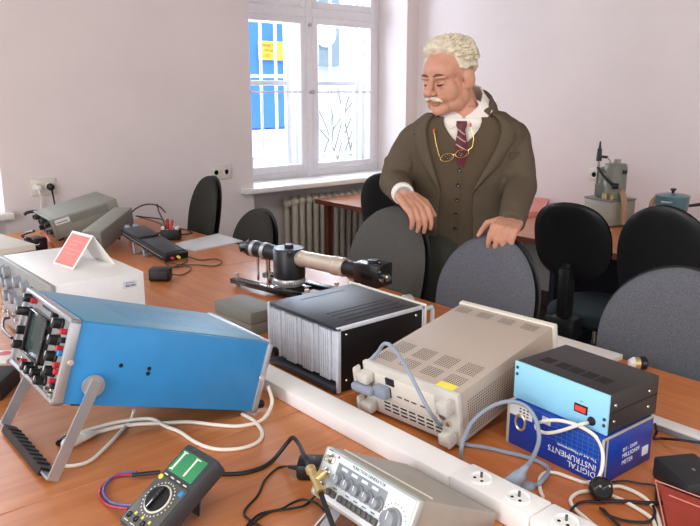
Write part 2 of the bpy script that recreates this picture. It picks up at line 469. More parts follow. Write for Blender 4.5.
# ------------------------------------------------------------------ wall sockets
def wall_socket(px0, px1, lab, wall='y', plugs=(), n=2):
    a = ony(*px0, YW) if wall == 'y' else onx(*px0, XR)
    b = ony(*px1, YW) if wall == 'y' else onx(*px1, XR)
    W = abs(b.x-a.x) if wall == 'y' else abs(b.y-a.y); H = a.z-b.z
    t = thing('wall_socket', lab, 'socket', (a.x, YW, b.z) if wall == 'y' else (XR, a.y, b.z), (0, 0, 0 if wall == 'y' else -PI/2))
    MB().box((0, -.012, 0), (W, 0, H), .004).build('socket_frame', 'offwhite', t)
    for i in range(n):
        c = (W*(i+.5)/n, -.012, H/2)
        m = MB(); m.lathe([(0, -.001), (.016, -.001), (.0165, .002), (.02, .004), (.0215, .002), (.022, 0)], c, (0, -1, 0), 24); f = m.build('socket_face', 'white', t)
        m = MB()
        for dx in (-.008, .008): m.cyl((c[0]+dx, c[1]-.003, c[2]), (c[0]+dx, c[1]+.004, c[2]), .003, n=8)
        m.cyl((c[0], c[1]-.008, c[2]+.009), (c[0], c[1]+.004, c[2]+.009), .002, n=8)
        m.build('contact', 'dark_slot', f)
    return t, a, b, W, H
t, a, b, W, H = wall_socket((29, 179.5), (56, 194), 'double white wall socket with a white and a black plug in it')
zc = (a.z+b.z)/2
s = lambda k: a.x+W*(k+.5)/2
def plug(name, lab, x, mt, ln):
    m = MB(); m.lathe([(0, 0), (.019, 0), (.02, .012), (.017, .03), (.012, .034), (0, .034)], (x, YW-.014, zc), (0, -1, 0), 20)
    pts = [(x, YW-.04, zc-.006), (x+.002, YW-.042, zc-.03), (x+.01, YW-.03, zc-.07), (x+ln, YW-.02, zc-.16), (x+ln*1.5, YW-.03, zc-.30), (x+ln*1.6, YW-.03, zc-.55), (x+ln*1.6, YW-.032, .03), (x+ln*1.6, YW-.06, .006), (x+ln*1.6+.05, YW-.12, .005)]
    m.tube(pts, [.008, .005]+[.004]*7); tag(m.build(name, mt), lab, 'plug')
plug('power_plug', 'white plug with a hanging white lead in the wall socket', s(0), 'white', .004)
plug('power_plug', 'black plug with a black lead in the wall socket', s(1), 'black', .02)
wall_socket((210, 166), (231, 178), 'double white wall socket behind the leftmost grey chair')
wall_socket((590, 168), (600, 181), 'pale wall socket behind the grey pump on the right wall', 'x', n=1)

# ------------------------------------------------------------------ tables
def table(x0, x1, y0, y1, wd, lab, inset=.06):
    t = thing('table', lab, 'table', ((x0+x1)/2, (y0+y1)/2, 0))
    hx, hy = (x1-x0)/2-.0008, (y1-y0)/2-.0008
    tp = MB().box((-hx, -hy, TZ-.026), (hx, hy, TZ), .0015, seg=1).build('tabletop', wd, t)
    for sx in (-1, 1):
        for sy in (-1, 1):
            lx = sx*(hx-(inset if sx > 0 else .06)); MB().box((lx-.02, sy*(hy-.06)-.02, 0), (lx+.02, sy*(hy-.06)+.02, TZ-.026), .003).build('leg', 'black', t)
    m = MB()
    for sy in (-1, 1): m.box((-hx+.08, sy*(hy-.06)-.01, TZ-.076), (hx-.08, sy*(hy-.06)+.01, TZ-.027))
    for sx in (-1, 1): m.box((sx*(hx-.09)-.01, -hy+.08, TZ-.076), (sx*(hx-.06)+.01, hy-.08, TZ-.027))
    m.build('apron', 'black', t)
YJ = (-.2, 1.215, 2.54, 3.86)
LB = [('wood_x', 'brown wooden table under the multimeter and the function generator'), ('wood_x', 'brown wooden table under the blue oscilloscope'), ('wood_x', 'brown wooden table under the pale instrument at the far left')]
RB = [('wood_y', 'brown wooden table under the blue cardboard box'), ('wood_y', 'brown wooden table under the black amplifier and the optical tube'), ('wood_y', 'brown wooden table under the paper sheet at the far end')]
for k in range(3):
    table(.08, .911, YJ[k], YJ[k+1], *LB[k]); table(.911, 1.742, YJ[k], YJ[k+1], *RB[k], .52)
# side desk along the right wall
DZ = .72
dk = thing('desk', 'long brown desk along the right wall under the pumps', 'desk', (0, 0, 0))
MB().box((3.05, .3, DZ-.03), (XR-.01, 3.97, DZ), .002, seg=1).build('desktop', 'desk_wood', dk)
MB().box((3.044, .3, DZ-.03), (3.05, 3.97, DZ)).build('edge_band', 'edge_brown', dk)
for y in (.6, 2.05, 3.3): MB().box((3.10, y-.015, 0), (XR-.03, y+.015, DZ-.03)).build('side_panel', 'navy', dk)

for x in (3.12, XR-.06): MB().box((x-.02, 3.90, 0), (x+.02, 3.94, DZ-.03), .003).build('leg', 'edge_brown', dk)
# ------------------------------------------------------------------ chairs
def chair(name, lab, fab, style):
    t = thing(name, lab, 'chair')
    # local: sitter faces -y, backrest at +y
    def half(z):
        if style == 'tall':
            zt, zm, zb, hw = 1.0, .79, .56, .225
            if z > zm: q = (z-zm)/(zt-zm); return hw*max(1-q**2.1, 0)**.5
            return hw*(1-.22*((zm-z)/(zm-zb))**2)
        zt, zm, zb, hw = 1.0, .83, .66, .215
        q = (z-zm)/(zt-zm) if z > zm else (zm-z)/(zm-zb)
        return hw*max(1-q**2.6, 0)**(1/2.4)
    z0, z1 = (.56, 1.0) if style == 'tall' else (.66, 1.0)
    def back(off, shrink, thick, mname, part):
        rows_f, rows_b = [], []; N = 26; K = 16
        for j in range(N+1):
            z = z0+(z1-z0)*(.5-.5*math.cos(PI*j/N)); h_ = max(half(z)-shrink, .0015)
            lean = .06+(z-z0)*.17+.05*((z-.75)/.3)**2*.3
            f, bk = [], []
            for i in range(K+1):
                u = -1+2*i/K; x = h_*u; cv = .16-.16*math.cos(x*2.2)
                edge = (1-abs(u)**6)*(1-min(1, abs((z-(z0+z1)/2)/((z1-z0)/2)))**14)
                f.append((x, .19+lean-cv*.75+off-thick*.5*edge, z)); bk.append((x, .19+lean-cv*.75+off+thick*.5*edge+.001, z))
            rows_f.append(f); rows_b.append(bk)
        m = MB(); m.sheet(rows_f); m.sheet([r[::-1] for r in rows_b])
        bmesh.ops.remove_doubles(m.bm, verts=m.bm.verts[:], dist=1e-5)
        be = [e for e in m.bm.edges if len(e.link_faces) == 1]
        bmesh.ops.bridge_loops(m.bm, edges=be) if be else None
        return m.build(part, mname, t, 60)
    back(0, .006, .045, fab, 'backrest'); back(.026, 0, .022, 'plastic_black', 'back_shell')
    m = MB(); rings = []
    for z, k in ((.43, .9), (.44, .98), (.465, 1), (.485, .97), (.492, .85)):
        rings.append([(.235*k*math.copysign(abs(math.cos(a_))**.6, math.cos(a_)), -.01+.225*k*math.copysign(abs(math.sin(a_))**.6, math.sin(a_)), z) for a_ in [2*PI*i/36 for i in range(36)]])
    m.loft(rings); m.build('seat', fab if style == 'tall' else 'fabric_teal', t, 60)
    MB().box((-.16, -.17, .405), (.16, .15, .432), .01).build('seat_pan', 'plastic_black', t)
    m = MB(); m.tube([(0, .05, .40), (0, .20, .395), (0, .285, .43), (0, .31, .55), (0, .315, .74)], .022, 10); m.box((-.03, .275, .5), (.03, .345, .72), .01); m.build('back_bar', 'plastic_black', t)
    m = MB(); m.box((-.07, .235, .40), (.07, .335, .50), .02); m.cyl((.06, .28, .46), (.12, .28, .46), .022); m.cyl((.12, .02, .41), (.26, .02, .40), .008); m.build('mechanism', 'plastic_black', t)
    m = MB(); m.cyl((0, 0, .22), (0, 0, .41), .014); m.build('gas_lift', 'chrome', t)
    m = MB(); m.cyl((0, 0, .075), (0, 0, .30), .03, .026); m.build('lift_cover', 'plastic_black', t)
    for k in range(5):
        a_ = 2*PI*k/5+.3; d = Vector((math.cos(a_), math.sin(a_), 0)); m = MB()
        m.tube([d*.02+Vector((0, 0, .10)), d*.12+Vector((0, 0, .095)), d*.21+Vector((0, 0, .065))], [.024, .02, .014], 8)
        lg = m.build('base_arm', 'plastic_black', t)
        m = MB(); n_ = d.cross(Vector((0, 0, 1))); p = d*.21
        for s_ in (-1, 1): m.cyl(p+n_*(.006*s_)+Vector((0, 0, .026)), p+n_*(.022*s_)+Vector((0, 0, .026)), .026, n=14)
        m.cyl(p+Vector((0, 0, .03)), p+Vector((0, 0, .07)), .007); m.build('caster', 'plastic_black', lg)
    return t
def place(o, x, y, yaw, zs=1., xs=1.):
    o.location = (x, y, 0); o.rotation_euler = (0, 0, rad(yaw)); o.scale = (xs, 1, zs)
GC = 'grey chairs along the table'
c4 = chair('office_chair', 'grey fabric chair under the man\'s left hand, behind the beige instrument', 'fabric', 'tall')
c5 = copy_tree(c4); c5['label'] = 'grey fabric chair at the right edge of the photo, behind the table'
c3 = chair('office_chair', 'dark grey chair under the man\'s right hand, behind the optical tube', 'fabric_warm', 'tall')
c2 = chair('office_chair', 'low grey brown chair at the table in front of the window sill\'s left end', 'fabric_dark', 'tall')
c1 = copy_tree(c2); c1['label'] = 'dark grey chair at the table\'s far end below the wall socket'
for c in (c1, c2, c3, c4, c5): c['group'] = GC
place(c4, 1.505, 1.413, -86, 1, .87); place(c5, 1.575, .755, -74, .99, .9); place(c3, 1.505, 1.88, -86, 1.035, .87)
place(c2, 1.545, 2.92, -97, .905); place(c1, 1.56, 3.435, -101, 1.02)
BC = 'black chairs at the side desk'
b1 = chair('office_chair', 'black office chair beside the man, in front of the grey pump', 'fabric_black', 'oval')
b2 = chair('office_chair', 'black office chair in front of the teal pot', 'fabric_black', 'tall')
b3 = copy_tree(b2); b3['label'] = 'black chair standing before the radiator at the desk\'s far end'
for c in (b1, b2, b3): c['group'] = BC
place(b1, 2.95, 1.70, 95, 1.0, .82); place(b2, 2.95, 1.30, 97, 1.04, .82); place(b3, 2.98, 2.84, 95, 1.03)
# ------------------------------------------------------------------ cable trunking
tk = thing('socket_trunking', 'long white cable trunking with sockets running along the table', 'cable trunking', (.91, 0, TZ))
TX0, TX1, TH_ = .88-.91, .944-.91, .035
MB().box((TX0, .766, 0), (TX1, 2.1, TH_), .004).build('trunking_body', 'trunk', tk)
y1 = .766
for k in range(4):
    y0 = y1-.172
    md = MB().box((TX0-.001, y0+.0008, 0), (TX1+.001, y1-.0008, TH_+.004), .004).build('socket_module', 'trunk', tk)
    for q in (.27, .74):
        c = ((TX0+TX1)/2, y1-.172*q, TH_+.004)
        m = MB(); m.lathe([(0, .0005), (.0165, .0005), (.0172, .002), (.0195, .0035), (.021, .002), (.0215, 0)], c, (0, 0, 1), 28); f = m.build('socket_face', 'trunk', md)
        if q < .5 or k > 1: pass
        m = MB(); m.cyl((c[0]+.004, c[1]+.002, c[2]), (c[0]+.004, c[1]+.002, c[2]+.010), .0024, n=10); m.build('earth_pin', 'meter_face', f)
        m = MB(); m.cyl((c[0]-.006, c[1]-.007, c[2]), (c[0]-.006, c[1]-.007, c[2]+.001), .003, n=10); m.cyl((c[0]-.006, c[1]+.009, c[2]), (c[0]-.006, c[1]+.009, c[2]+.001), .003, n=10); m.build('contact_hole', 'dark_slot', f)
    y1 = y0

# ------------------------------------------------------------------ blue oscilloscope
def inst(name, lab, cat, o, yaw, pitch=0., group=None): return thing(name, lab, cat, o, (pitch, 0, yaw), group)
W, L, H = .2841, .4468, .1632
o = inst('oscilloscope', 'large blue oscilloscope tilted up on its grey carrying handle', 'oscilloscope', (.3765, 1.5496, .895), -1.5904, -.3175)
osc = o
MB().box((.004, .012, .003), (W-.004, L-.012, H-.003), .004).build('case', 'blue', o)
MB().box((.012, .02, H-.0035), (W-.012, L-.02, H-.001), .001).build('top_cover', 'osc_top', o)
m = MB()
for i in range(22):
    for j in range(9):
        x, y = .07+.007*i, .13+.026*j; m.box((x, y, H-.0012), (x+.002, y+.002, H-.0007)); m.box((x, y+.008, H-.0012), (x+.002, y+.010, H-.0007)); m.box((x, y+.016, H-.0012), (x+.002, y+.018, H-.0007))
m.build('vent_slots', 'blue', o)
def rim(y0, y1, t=.01, b=.003):
    m = MB(); m.box((0, y0, 0), (t, y1, H), b); m.box((W-t, y0, 0), (W, y1, H), b); m.box((0, y0, 0), (W, y1, t), b); m.box((0, y0, H-t), (W, y1, H), b); return m
rim(-.006, .014).build('front_frame', 'silver', o); rim(L-.014, L, .009).build('rear_frame', 'silver', o)
fp = MB().box((.005, .002, .005), (W-.005, .012, H-.005)).build('front_panel', 'panel_grey', o)
MB().box((.012, L-.012, .012), (W-.012, L-.004, H-.012)).build('rear_panel', 'panel_grey', o)
sx0, sx1, sz0, sz1 = .066, .178, .044, .134
m = MB()
m.box((sx0, -.012, sz0), (sx0+.008, .004, sz1), .002); m.box((sx1-.008, -.012, sz0), (sx1, .004, sz1), .002); m.box((sx0, -.012, sz0), (sx1, .004, sz0+.007), .002); m.box((sx0, -.012, sz1-.007), (sx1, .004, sz1), .002)
bz = m.build('screen_bezel', 'black_gloss', o)
MB().box((sx0+.007, -.004, sz0+.006), (sx1-.007, .003, sz1-.006)).build('screen', 'screen_crt', bz)
def knob(parent, x, z, r, h, mt, y0=.002, capm=None, name='knob', skirt=True):
    m = MB(); pr = [(0, -.001), (r*1.15, -.001), (r*1.15, h*.2), (r, h*.25), (r*.93, h*.95), (r*.8, h), (0, h)] if skirt else [(0, 0), (r, 0), (r, h), (0, h)]
    m.lathe(pr, (x, y0, z), (0, -1, 0), 18); k = m.build(name, mt, parent)
    if capm:
        m = MB(); m.box((x-.0008, y0-h-.0008, z), (x+.0008, y0-h+.0005, z+r*.85)); m.build('pointer', capm, k)
    return k
for x, z, h in ((.04, .148, .022), (.042, .120, .03), (.04, .080, .022), (.05, .052, .026)): knob(o, x, z, .0095, h, 'black', capm='white_ink')
for x, z in ((.222, .140), (.222, .108), (.226, .078), (.236, .052)): knob(o, x, z, .0105, .02, 'black', capm='white_ink')
for x, z in ((.118, .026), (.145, .026), (.178, .03), (.205, .024)): knob(o, x, z, .009, .022, 'black', capm='white_ink')
for x, z, mt in ((.252, .132, 'red'), (.262, .118, 'black'), (.252, .100, 'red'), (.264, .094, 'blue'), (.258, .070, 'red'), (.266, .060, 'red'), (.254, .038, 'red'), (.266, .032, 'black'), (.08, .025, 'red'), (.095, .022, 'blue'), (.163, .02, 'red'), (.19, .147, 'black'), (.06, .147, 'red')):
    knob(o, x, z, .0055, .012, mt, name='push_button', skirt=False)
for x, z in ((.245, .02), (.265, .016), (.06, .022)):
    m = MB(); m.lathe([(0, 0), (.007, 0), (.007, .004), (.005, .005), (.005, .014), (0, .014)], (x, .002, z), (0, -1, 0), 14); m.build('input_socket', 'chrome', o)
m = MB()
for i, (x, w_) in enumerate(((.10, .014), (.117, .018), (.139, .01), (.153, .016))): m.box((x, .0008, .145), (x+w_, .0025, .149))
m.build('panel_print', 'ink', o)
# side details
for x0, x1, sg_ in ((W-.0005, W+.006, 1), (.0005, -.006, -1)):
    m = MB(); m.lathe([(0, 0), (.021, 0), (.022, .002), (.021, .006), (0, .0065)], (x0, .061, .043), (sg_, 0, 0), 30); hb = m.build('pivot_disc', 'silver', o)
    m = MB(); m.lathe([(0, 0), (.005, 0), (.004, .003), (0, .003)], (x0+sg_*.006, .061, .043), (sg_, 0, 0), 14); m.build('pivot_screw', 'chrome', hb)
for y, z in ((.010, .083), (L-.012, .081)):
    m = MB(); m.lathe([(0, 0), (.006, 0), (.005, .002), (0, .0022)], (W, y, z), (1, 0, 0), 14); m.build('screw', 'bronze', o)
for y, z in ((.108, .084), (.167, .082), (.167, .072)):
    m = MB(); m.lathe([(0, 0), (.0042, 0), (.0042, .0008), (0, .0008)], (W-.004, y, z), (1, 0, 0), 14); m.build('side_hole', 'dark_slot', o)
for x in (.03, W-.02):
    for y in (L, ):
        m = MB(); m.cyl((x, y-.002, .016), (x, y+.022, .016), .011, .009); m.build('rear_foot', 'black', o)
m = MB(); m.box((W-.05, .04, -.008), (W-.03, .07, .004), .003); m.box((.03, .04, -.008), (.05, .07, .004), .003); m.build('bottom_foot', 'black', o)
# handle, from the pivots down to the table
Mo = Matrix.LocRotScale(o.location, o.rotation_euler, None); Mi = Mo.inverted()
e1 = Mi @ Vector((.352, 1.283, TZ+.008)); e0 = Mi @ Vector((.352, 1.575, TZ+.008))
def bar(mb, a, b, wd, th, nrm):
    a, b = Vector(a), Vector(b); d = (b-a).normalized(); n_ = Vector(nrm); w_ = d.cross(n_).normalized(); n_ = w_.cross(d)
    q = [w_*wd*i+n_*th*j for i, j in ((-1, -1), (1, -1), (1, 1), (-1, 1))]
    mb.loft([[a+k for k in q], [b+k for k in q]])
hm = MB()
pv1 = Vector((W+.008, .061, .043)); pv0 = Vector((-.008, .061, .043))
e1.x = W+.008; e0.x = -.008
bar(hm, pv1+(pv1-e1).normalized()*.012, e1, .0105, .0022, (1, 0, 0)); bar(hm, pv0+(pv0-e0).normalized()*.012, e0, .0105, .0022, (1, 0, 0))
bar(hm, e1, e0, .0105, .0022, (e1-pv1).normalized())
ha = hm.build('carrying_handle', 'silver', o)
gm = MB(); d = (e0-e1); n_ = (e1-pv1).normalized()
bar(gm, e1+d*.12+n_*.0, e1+d*.9+n_*.0, .0135, .0075, n_); g_ = gm.build('handle_grip', 'black', ha)
gm = MB()
for i in range(9): bar(gm, e1+d*(.2+.075*i)-n_*.0075, e1+d*(.22+.075*i)-n_*.0075, .0138, .0018, n_)
gm.build('grip_ridges', 'black_matte', g_)

# ------------------------------------------------------------------ pale instrument with red card
W, L, H = .4671, .2464, .22
o = inst('signal_generator', 'pale cream instrument with grey dials, a red card on top', 'instrument', (.5598, 2.2968, TZ), -PI/2)
MB().box((0, .004, .01), (W, L, H), .004).build('case', 'white', o)
MB().box((-.002, -.006, .008), (W+.002, .008, H+.001), .003).build('front_panel', 'panel_grey', o)
for x, z in ((.06, .185), (.105, .19), (.072, .155), (.118, .158), (.08, .115), (.14, .12), (.2, .18), (.2, .12), (.27, .18), (.27, .12)): knob(o, x, z, .017, .018, 'knob_grey', y0=-.005, capm='white_ink')
for x in (.05, .1, .16, .22):
    m = MB(); m.lathe([(0, 0), (.008, 0), (.008, .004), (.006, .005), (.006, .016), (0, .016)], (x, -.005, .06), (0, -1, 0), 14); m.build('input_socket', 'chrome', o)
MB().box((.31, -.008, .05), (.44, -.004, .19), .002).build('display', 'black_gloss', o)
for x in (.04, W-.04):
    for y in (.04, L-.04):
        m = MB(); m.cyl((x, y, 0), (x, y, .012), .014); m.build('foot', 'black', o)
lb = MB().box((W, .185, .180), (W+.0006, .225, .200)).build('sticker', 'paper', o)
m = MB(); random.seed(5)
for i in range(14): m.box((W+.0005, .192+i*.0021, .184), (W+.0009, .192+i*.0021+random.choice((.0007, .0014)), .190))
m.box((W+.0005, .192, .194), (W+.0009, .218, .1955)); m.build('sticker_print', 'ink', lb)
# red card tent
p = [at(52, 263.5, .97), at(73, 270.5, .97)]
ct = thing('card_tent', 'folded white card tent with a red sheet on the pale instrument', 'card', (.66, 2.03, .97))
A0 = Vector((.648, 2.088, .9705)); A1 = Vector((.664, 1.972, .9705))
back_off = Vector((.115, -.012, 0)); top0 = A0+Vector((.062, -.005, .088)); top1 = A1+Vector((.062, -.005, .088)); B0 = A0+back_off; B1 = A1+back_off
q = Vector(ct.location)
m = MB(); th = Vector((.0012, 0, .0008))
for a_, b_, c_, d_ in ((A0, A1, top1, top0), (top0, top1, B1, B0)):
    P_ = [v-q for v in (a_, b_, c_, d_)]; n_ = (P_[1]-P_[0]).cross(P_[3]-P_[0]).normalized()*.0008
    m.loft([[v-n_ for v in P_], [v+n_ for v in P_]])
m.build('folded_card', 'card_white', ct)
m = MB(); e = lambda u, v: A0+(A1-A0)*u+(top0-A0)*v-q
n_ = (A1-A0).cross(top0-A0).normalized(); n_ = n_ if n_.x < 0 else -n_
P_ = [e(.06, .04), e(.94, .04), e(.94, .93), e(.06, .93)]; m.loft([[v+n_*.0009 for v in P_], [v+n_*.0014 for v in P_]]); rc = m.build('red_sheet', 'red_card', ct)
m = MB()
for v, u0, u1 in ((.72, .25, .8), (.62, .25, .6), (.48, .2, .85), (.36, .3, .7)):
    P_ = [e(u0, v), e(u1, v), e(u1, v+.035), e(u0, v+.035)]; m.loft([[k+n_*.0014 for k in P_], [k+n_*.0016 for k in P_]])
m.build('card_print', 'pink_paper', rc)

# ------------------------------------------------------------------ black amplifier with heat sinks
W, L, H = .2921, .2863, .1654
o = inst('power_amplifier', 'black amplifier with four finned aluminium heat sinks', 'amplifier', (1.0054, 1.5167, TZ), -PI/2)
MB().box((.004, .05, .016), (W-.004, L-.004, H-.006)).build('case', 'blackpaint', o)
tp = MB().box((.002, .0, H-.009), (W-.006, L, H), .0015).build('top_cover', 'blackpaint', o)
m = MB()
for r0, x0 in ((0, .18), (1, .2), (2, .225), (3, .25)):
    for i in range(24): y = .05+i*.0085; m.box((x0, y, H-.0003), (x0+.008, y+.005, H+.0003))
for i in range(18): m.box((.04, .075+i*.0085, H-.0003), (.044, .075+i*.0085+.006, H+.0003))
m.build('vent_slots', 'dark_slot', tp)
MB().box((0, -.012, .004), (W-.006, L, .017), .002).build('bottom_cover', 'blackpaint', o)
m = MB(); m.box((W-.008, -.004, .004), (W, .006, H), .001); m.box((W-.008, -.004, H-.008), (W, L, H+.001), .001); m.box((W-.008, L-.008, .004), (W, L, H), .001); m.build('side_frame', 'alu', o); MB().box((0, -.004, .014), (.006, .004, H), .001).build('corner_post', 'alu', o)
sp = MB().box((W-.006, .006, .008), (W-.002, L-.006, H-.007)).build('side_panel', 'black', o)
for y, z in ((.025, H-.02), (L-.03, H-.02), (.025, .03), (L-.03, .03), (.1, .02)):
    m = MB(); m.lathe([(0, 0), (.004, 0), (.003, .002), (0, .002)], (W-.002, y, z), (1, 0, 0), 12); m.build('screw', 'chrome', sp)
for k in range(4):
    x0 = .008+k*.0695; m = MB(); x1 = x0+.062
    m.box((x0, .03, .026), (x1, .05, H-.014))
    for i in range(5):
        x = x0+i*.0085; m.box((x, .0, .026), (x+.0045, .032, H-.014), .0006)
    m.box((x0+.041, .006, .026), (x0+.057, .032, H-.014), .001)
    m.build('heat_sink', 'alu', o)
m = MB(); m.cyl((.03, -.006, .035), (.03, .03, .035), .013); m.cyl((.03, -.012, .035), (.03, -.006, .035), .009); m.build('connector', 'black', o)
MB().box((-.012, L, .002), (W+.002, L+.006, H+.004), .0015).build('front_panel', 'offwhite', o)
for x in (-.004, W-.008):
    m = MB(); m.tube([(x, L+.004, H-.012), (x, L+.034, H-.012), (x, L+.037, H-.02), (x, L+.037, .03), (x, L+.034, .022), (x, L+.004, .022)], .006, 10, smooth=False); m.build('rack_handle', 'alu', o)
m = MB(); m.cyl((.21, L+.006, H-.008), (.21, L+.03, H-.008), .017, .016, 24, .002); m.build('dial_knob', 'silver', o)
m = MB(); m.cyl((.165, L+.006, H-.005), (.165, L+.016, H-.005), .005); m.build('toggle', 'chrome', o)
for x in (.03, W-.03):
    for y in (.02, L-.03): MB().box((x-.014, y-.008, 0), (x+.014, y+.008, .006), .002).build('foot', 'grey_box', o)

# ------------------------------------------------------------------ beige instrument
W, L, H = .2625, .3588, .1156
o = inst('power_supply', 'beige perforated instrument raised at its far end, grey plug in its rear', 'instrument', (1.0064, 1.1191, .76), -1.5064, .1721)
MB().box((.002, .004, 0), (W-.002, L-.008, H), .003).build('case', 'beige', o)
rp = MB().box((.0, -.004, -.002), (W, .008, H+.001), .002).build('rear_panel', 'beige_light', o)
MB().box((-.003, L-.012, -.002), (W+.003, L+.004, H+.004), .003).build('front_bezel', 'offwhite', o)
def perf(mb, x0, x1, y0, y1, f, n=None, step=.0056, r=.0017):
    nx, ny = int((x1-x0)/step), int((y1-y0)/step)
    for i in range(nx+1):
        for j in range(ny+1): f(mb, x0+i*step, y0+j*step, r)
def ftop(mb, x, y, r): mb._f([mb._v((x+r*math.cos(a), y+r*math.sin(a), H+.0003)) for a in [2*PI*k/6 for k in range(6)]])
def fside(mb, y, z, r): mb._f([mb._v((W-.0016, y+r*math.cos(a), z+r*math.sin(a))) for a in [2*PI*k/6 for k in range(6)]])
m = MB()
for k in range(4):
    x0 = .016+k*.062; perf(m, x0, x0+.042, .075, .118, ftop); perf(m, x0, x0+.042, .03, .058, ftop); perf(m, x0, x0+.036, .31, .335, ftop)
m.build('top_perforation', 'dark_slot', o, normals=False)
m = MB(); perf(m, .03, .20, .012, .092, fside, step=.0062); m.build('side_perforation', 'dark_slot', o, normals=False)
MB().box((.2, .006, H), (.243, .026, H+.0008)).build('yellow_label', 'yellow', o)
m = MB()
for k in range(7):
    x = .055+k*.024
    for j in range(3): m.box((x, -.0046, .012+j*.009), (x+.018, -.0036, .0155+j*.009))
m.build('rear_vents', 'dark_slot', rp)
MB().box((.035, -.007, .045), (.205, -.003, .098), .002).build('rear_plate', 'offwhite', rp)
MB().box((.07, -.009, .082), (.095, -.006, .099), .001).build('fuse_switch', 'black', rp)
MB().box((.055, -.0085, .052), (.083, -.006, .076), .001).build('power_inlet', 'dark_slot', rp)
m = MB(); m.box((.045, -.026, .052), (.082, -.006, .079), .004); m.box((-.012, -.038, .055), (.05, -.018, .074), .006); m.build('power_connector', 'grey_cable', o)
for x in (.012, W-.03):
    for z in (.002, .075):
        m = MB(); m.box((x-.01, -.03, z), (x+.022, -.002, z+.026), .006); m.box((x-.016 if x < .1 else x+.016, -.034, z+.002), ((x-.008) if x < .1 else x+.024, -.012, z+.038), .005); m.build('corner_foot', 'beige_light', o)
m = MB(); m.cyl((.238, -.004, .045), (.238, -.012, .045), .005); m.cyl((.222, -.004, .058), (.222, -.008, .058), .009); m.build('terminal', 'chrome', o)
for k, x in enumerate((.1, .12, .14, .165)): MB().box((x, -.0078, .06), (x+.014, -.0068, .063)).build('rear_print', 'ink', rp)
for x in (.03, W-.03):
    MB().box((x-.012, .02, -.012), (x+.012, .05, .001), .003).build('foot', 'offwhite', o)
    m = MB(); m.tube([(x, L-.05, .0), (x, L-.055, -.03), (x, L-.06, -.060)], .004); m.build('tilt_leg', 'silver', o)

# ------------------------------------------------------------------ cardboard box and the small supply on it
W, L, H = .2216, .1645, .0916
o = inst('cardboard_box', 'dark blue printed cardboard box under the light blue fronted supply', 'box', (1.1212, .8241, TZ), -1.6184)
MB().box((0, 0, 0), (W, L, H), .0015).build('carton', 'box_blue', o)
m = MB(); m.box((-.001, -.001, 0), (.006, L+.001, H+.0008), .001); m.build('carton_end', 'cardboard', o)
m = MB(); m.box((W-.0005, .008, .001), (W+.0008, .012, H)); m.box((W-.004, -.0008, .001), (W+.0008, .001, H)); m.box((W-.003, 0, H-.002), (W+.0008, L, H+.0006)); m.build('carton_flap_edge', 'cardboard', o)
m = MB()
for i in range(9): m.box((.12+i*.0115, -.0006, .045), (.1205+i*.0115, .0002, .088))
for i in range(5): m.box((.10, -.0006, .05+i*.0085), (.216, .0002, .0505+i*.0085))
m.build('printed_grid', 'blue', o)
Rx = lambda x, z: frame_xyz((x, -.0008, z), (-1, 0, 0), (0, 0, -1))      # printed upside down on the front
text('DIGITAL', .0165, o, 'white_ink', Rx(.210, .021)); text('INSTRUMENTS', .0165, o, 'white_ink', Rx(.210, .036)); text('The Art of Measurement', .0085, o, 'white_ink', Rx(.210, .048))
Rs = lambda y, z: frame_xyz((W+.0009, y, z), (0, 1, 0), (0, 0, 1))
text('DT - OHM', .0105, o, 'white_ink', Rs(.062, .049)); text('MILLIOHM', .0125, o, 'white_ink', Rs(.062, .036)); text('METER', .0125, o, 'white_ink', Rs(.062, .022))
MB().box((W, .132, .018), (W+.001, .152, .036)).build('white_label', 'white_ink', o)
m = MB(); m.box((.006, -.0007, .066), (.062, 0, .0895)); pic = m.build('printed_picture', 'paper', o)
m = MB()
for i in range(3):
    for j in range(3): m.box((.03+i*.009, -.001, .07+j*.0065), (.035+i*.009, -.0006, .073+j*.0065))
m.build('printed_keys', 'ink', pic)
m = MB(); m.tube([(.034+.012*math.cos(a), -.0009, .055+.016*math.sin(a)) for a in [2*PI*k/20 for k in range(21)]], .0028, 6, 1); m.build('printed_loop', 'brass', pic)
m = MB(); m.box((.085, -.0007, .074), (.105, 0, .089)); m.build('printed_picture', 'paper', o)

zt = TZ+.0916+.0012
W, L, H = .2187, .1594, .0784
o = inst('bench_supply', 'small black supply with a light blue front and red display', 'instrument', (1.1432, .8266, zt), -1.6388)
MB().box((.001, .002, 0), (W-.001, L, H), .0015).build('case', 'psu_black', o)
m = MB(); m.box((W-.0012, .004, H*.52), (W-.0002, L, H*.535)); m.build('case_seam', 'dark_slot', o)
fp = MB().box((0, -.0025, .0), (W, .002, H), .001).build('front_panel', 'light_blue', o)
m = MB()
for cx in (.041, .078, .108, .139, .17):
    for i in range(5): m.box((cx-.013, .038+i*.006, H-.0002), (cx+.013, .041+i*.006, H+.0005))
m.build('vent_slots', 'dark_slot', o)
d = MB().box((.147, -.0045, .024), (.176, -.002, .041), .001).build('display', 'black_gloss', fp)
m = MB().box((.150, -.005, .0275), (.173, -.0042, .0375)); m.build('led_digits', 'led', d)
m = MB(); m.lathe([(0, 0), (.009, 0), (.008, .003), (.004, .004), (0, .004)], (.186, -.002, .017), (0, -1, 0), 20); m.build('cable_gland', 'black', fp)
for x, z in ((.007, .052), (.007, .066), (W-.007, .018), (W-.007, .03)):
    m = MB(); m.lathe([(0, 0), (.0035, 0), (.003, .0015), (0, .0015)], (x, -.0025, z), (0, -1, 0), 12); m.build('screw', 'ink', fp)
for y, z in ((.02, .022), (.02, .054), (L-.03, .022), (L-.03, .054)):
    m = MB(); m.lathe([(0, 0), (.0035, 0), (.003, .0015), (0, .0015)], (W-.001, y, z), (1, 0, 0), 12); m.build('screw', 'chrome', o)
MB().box((.158, -.003, .047), (.164, -.002, .0478)).build('front_print', 'ink', fp)
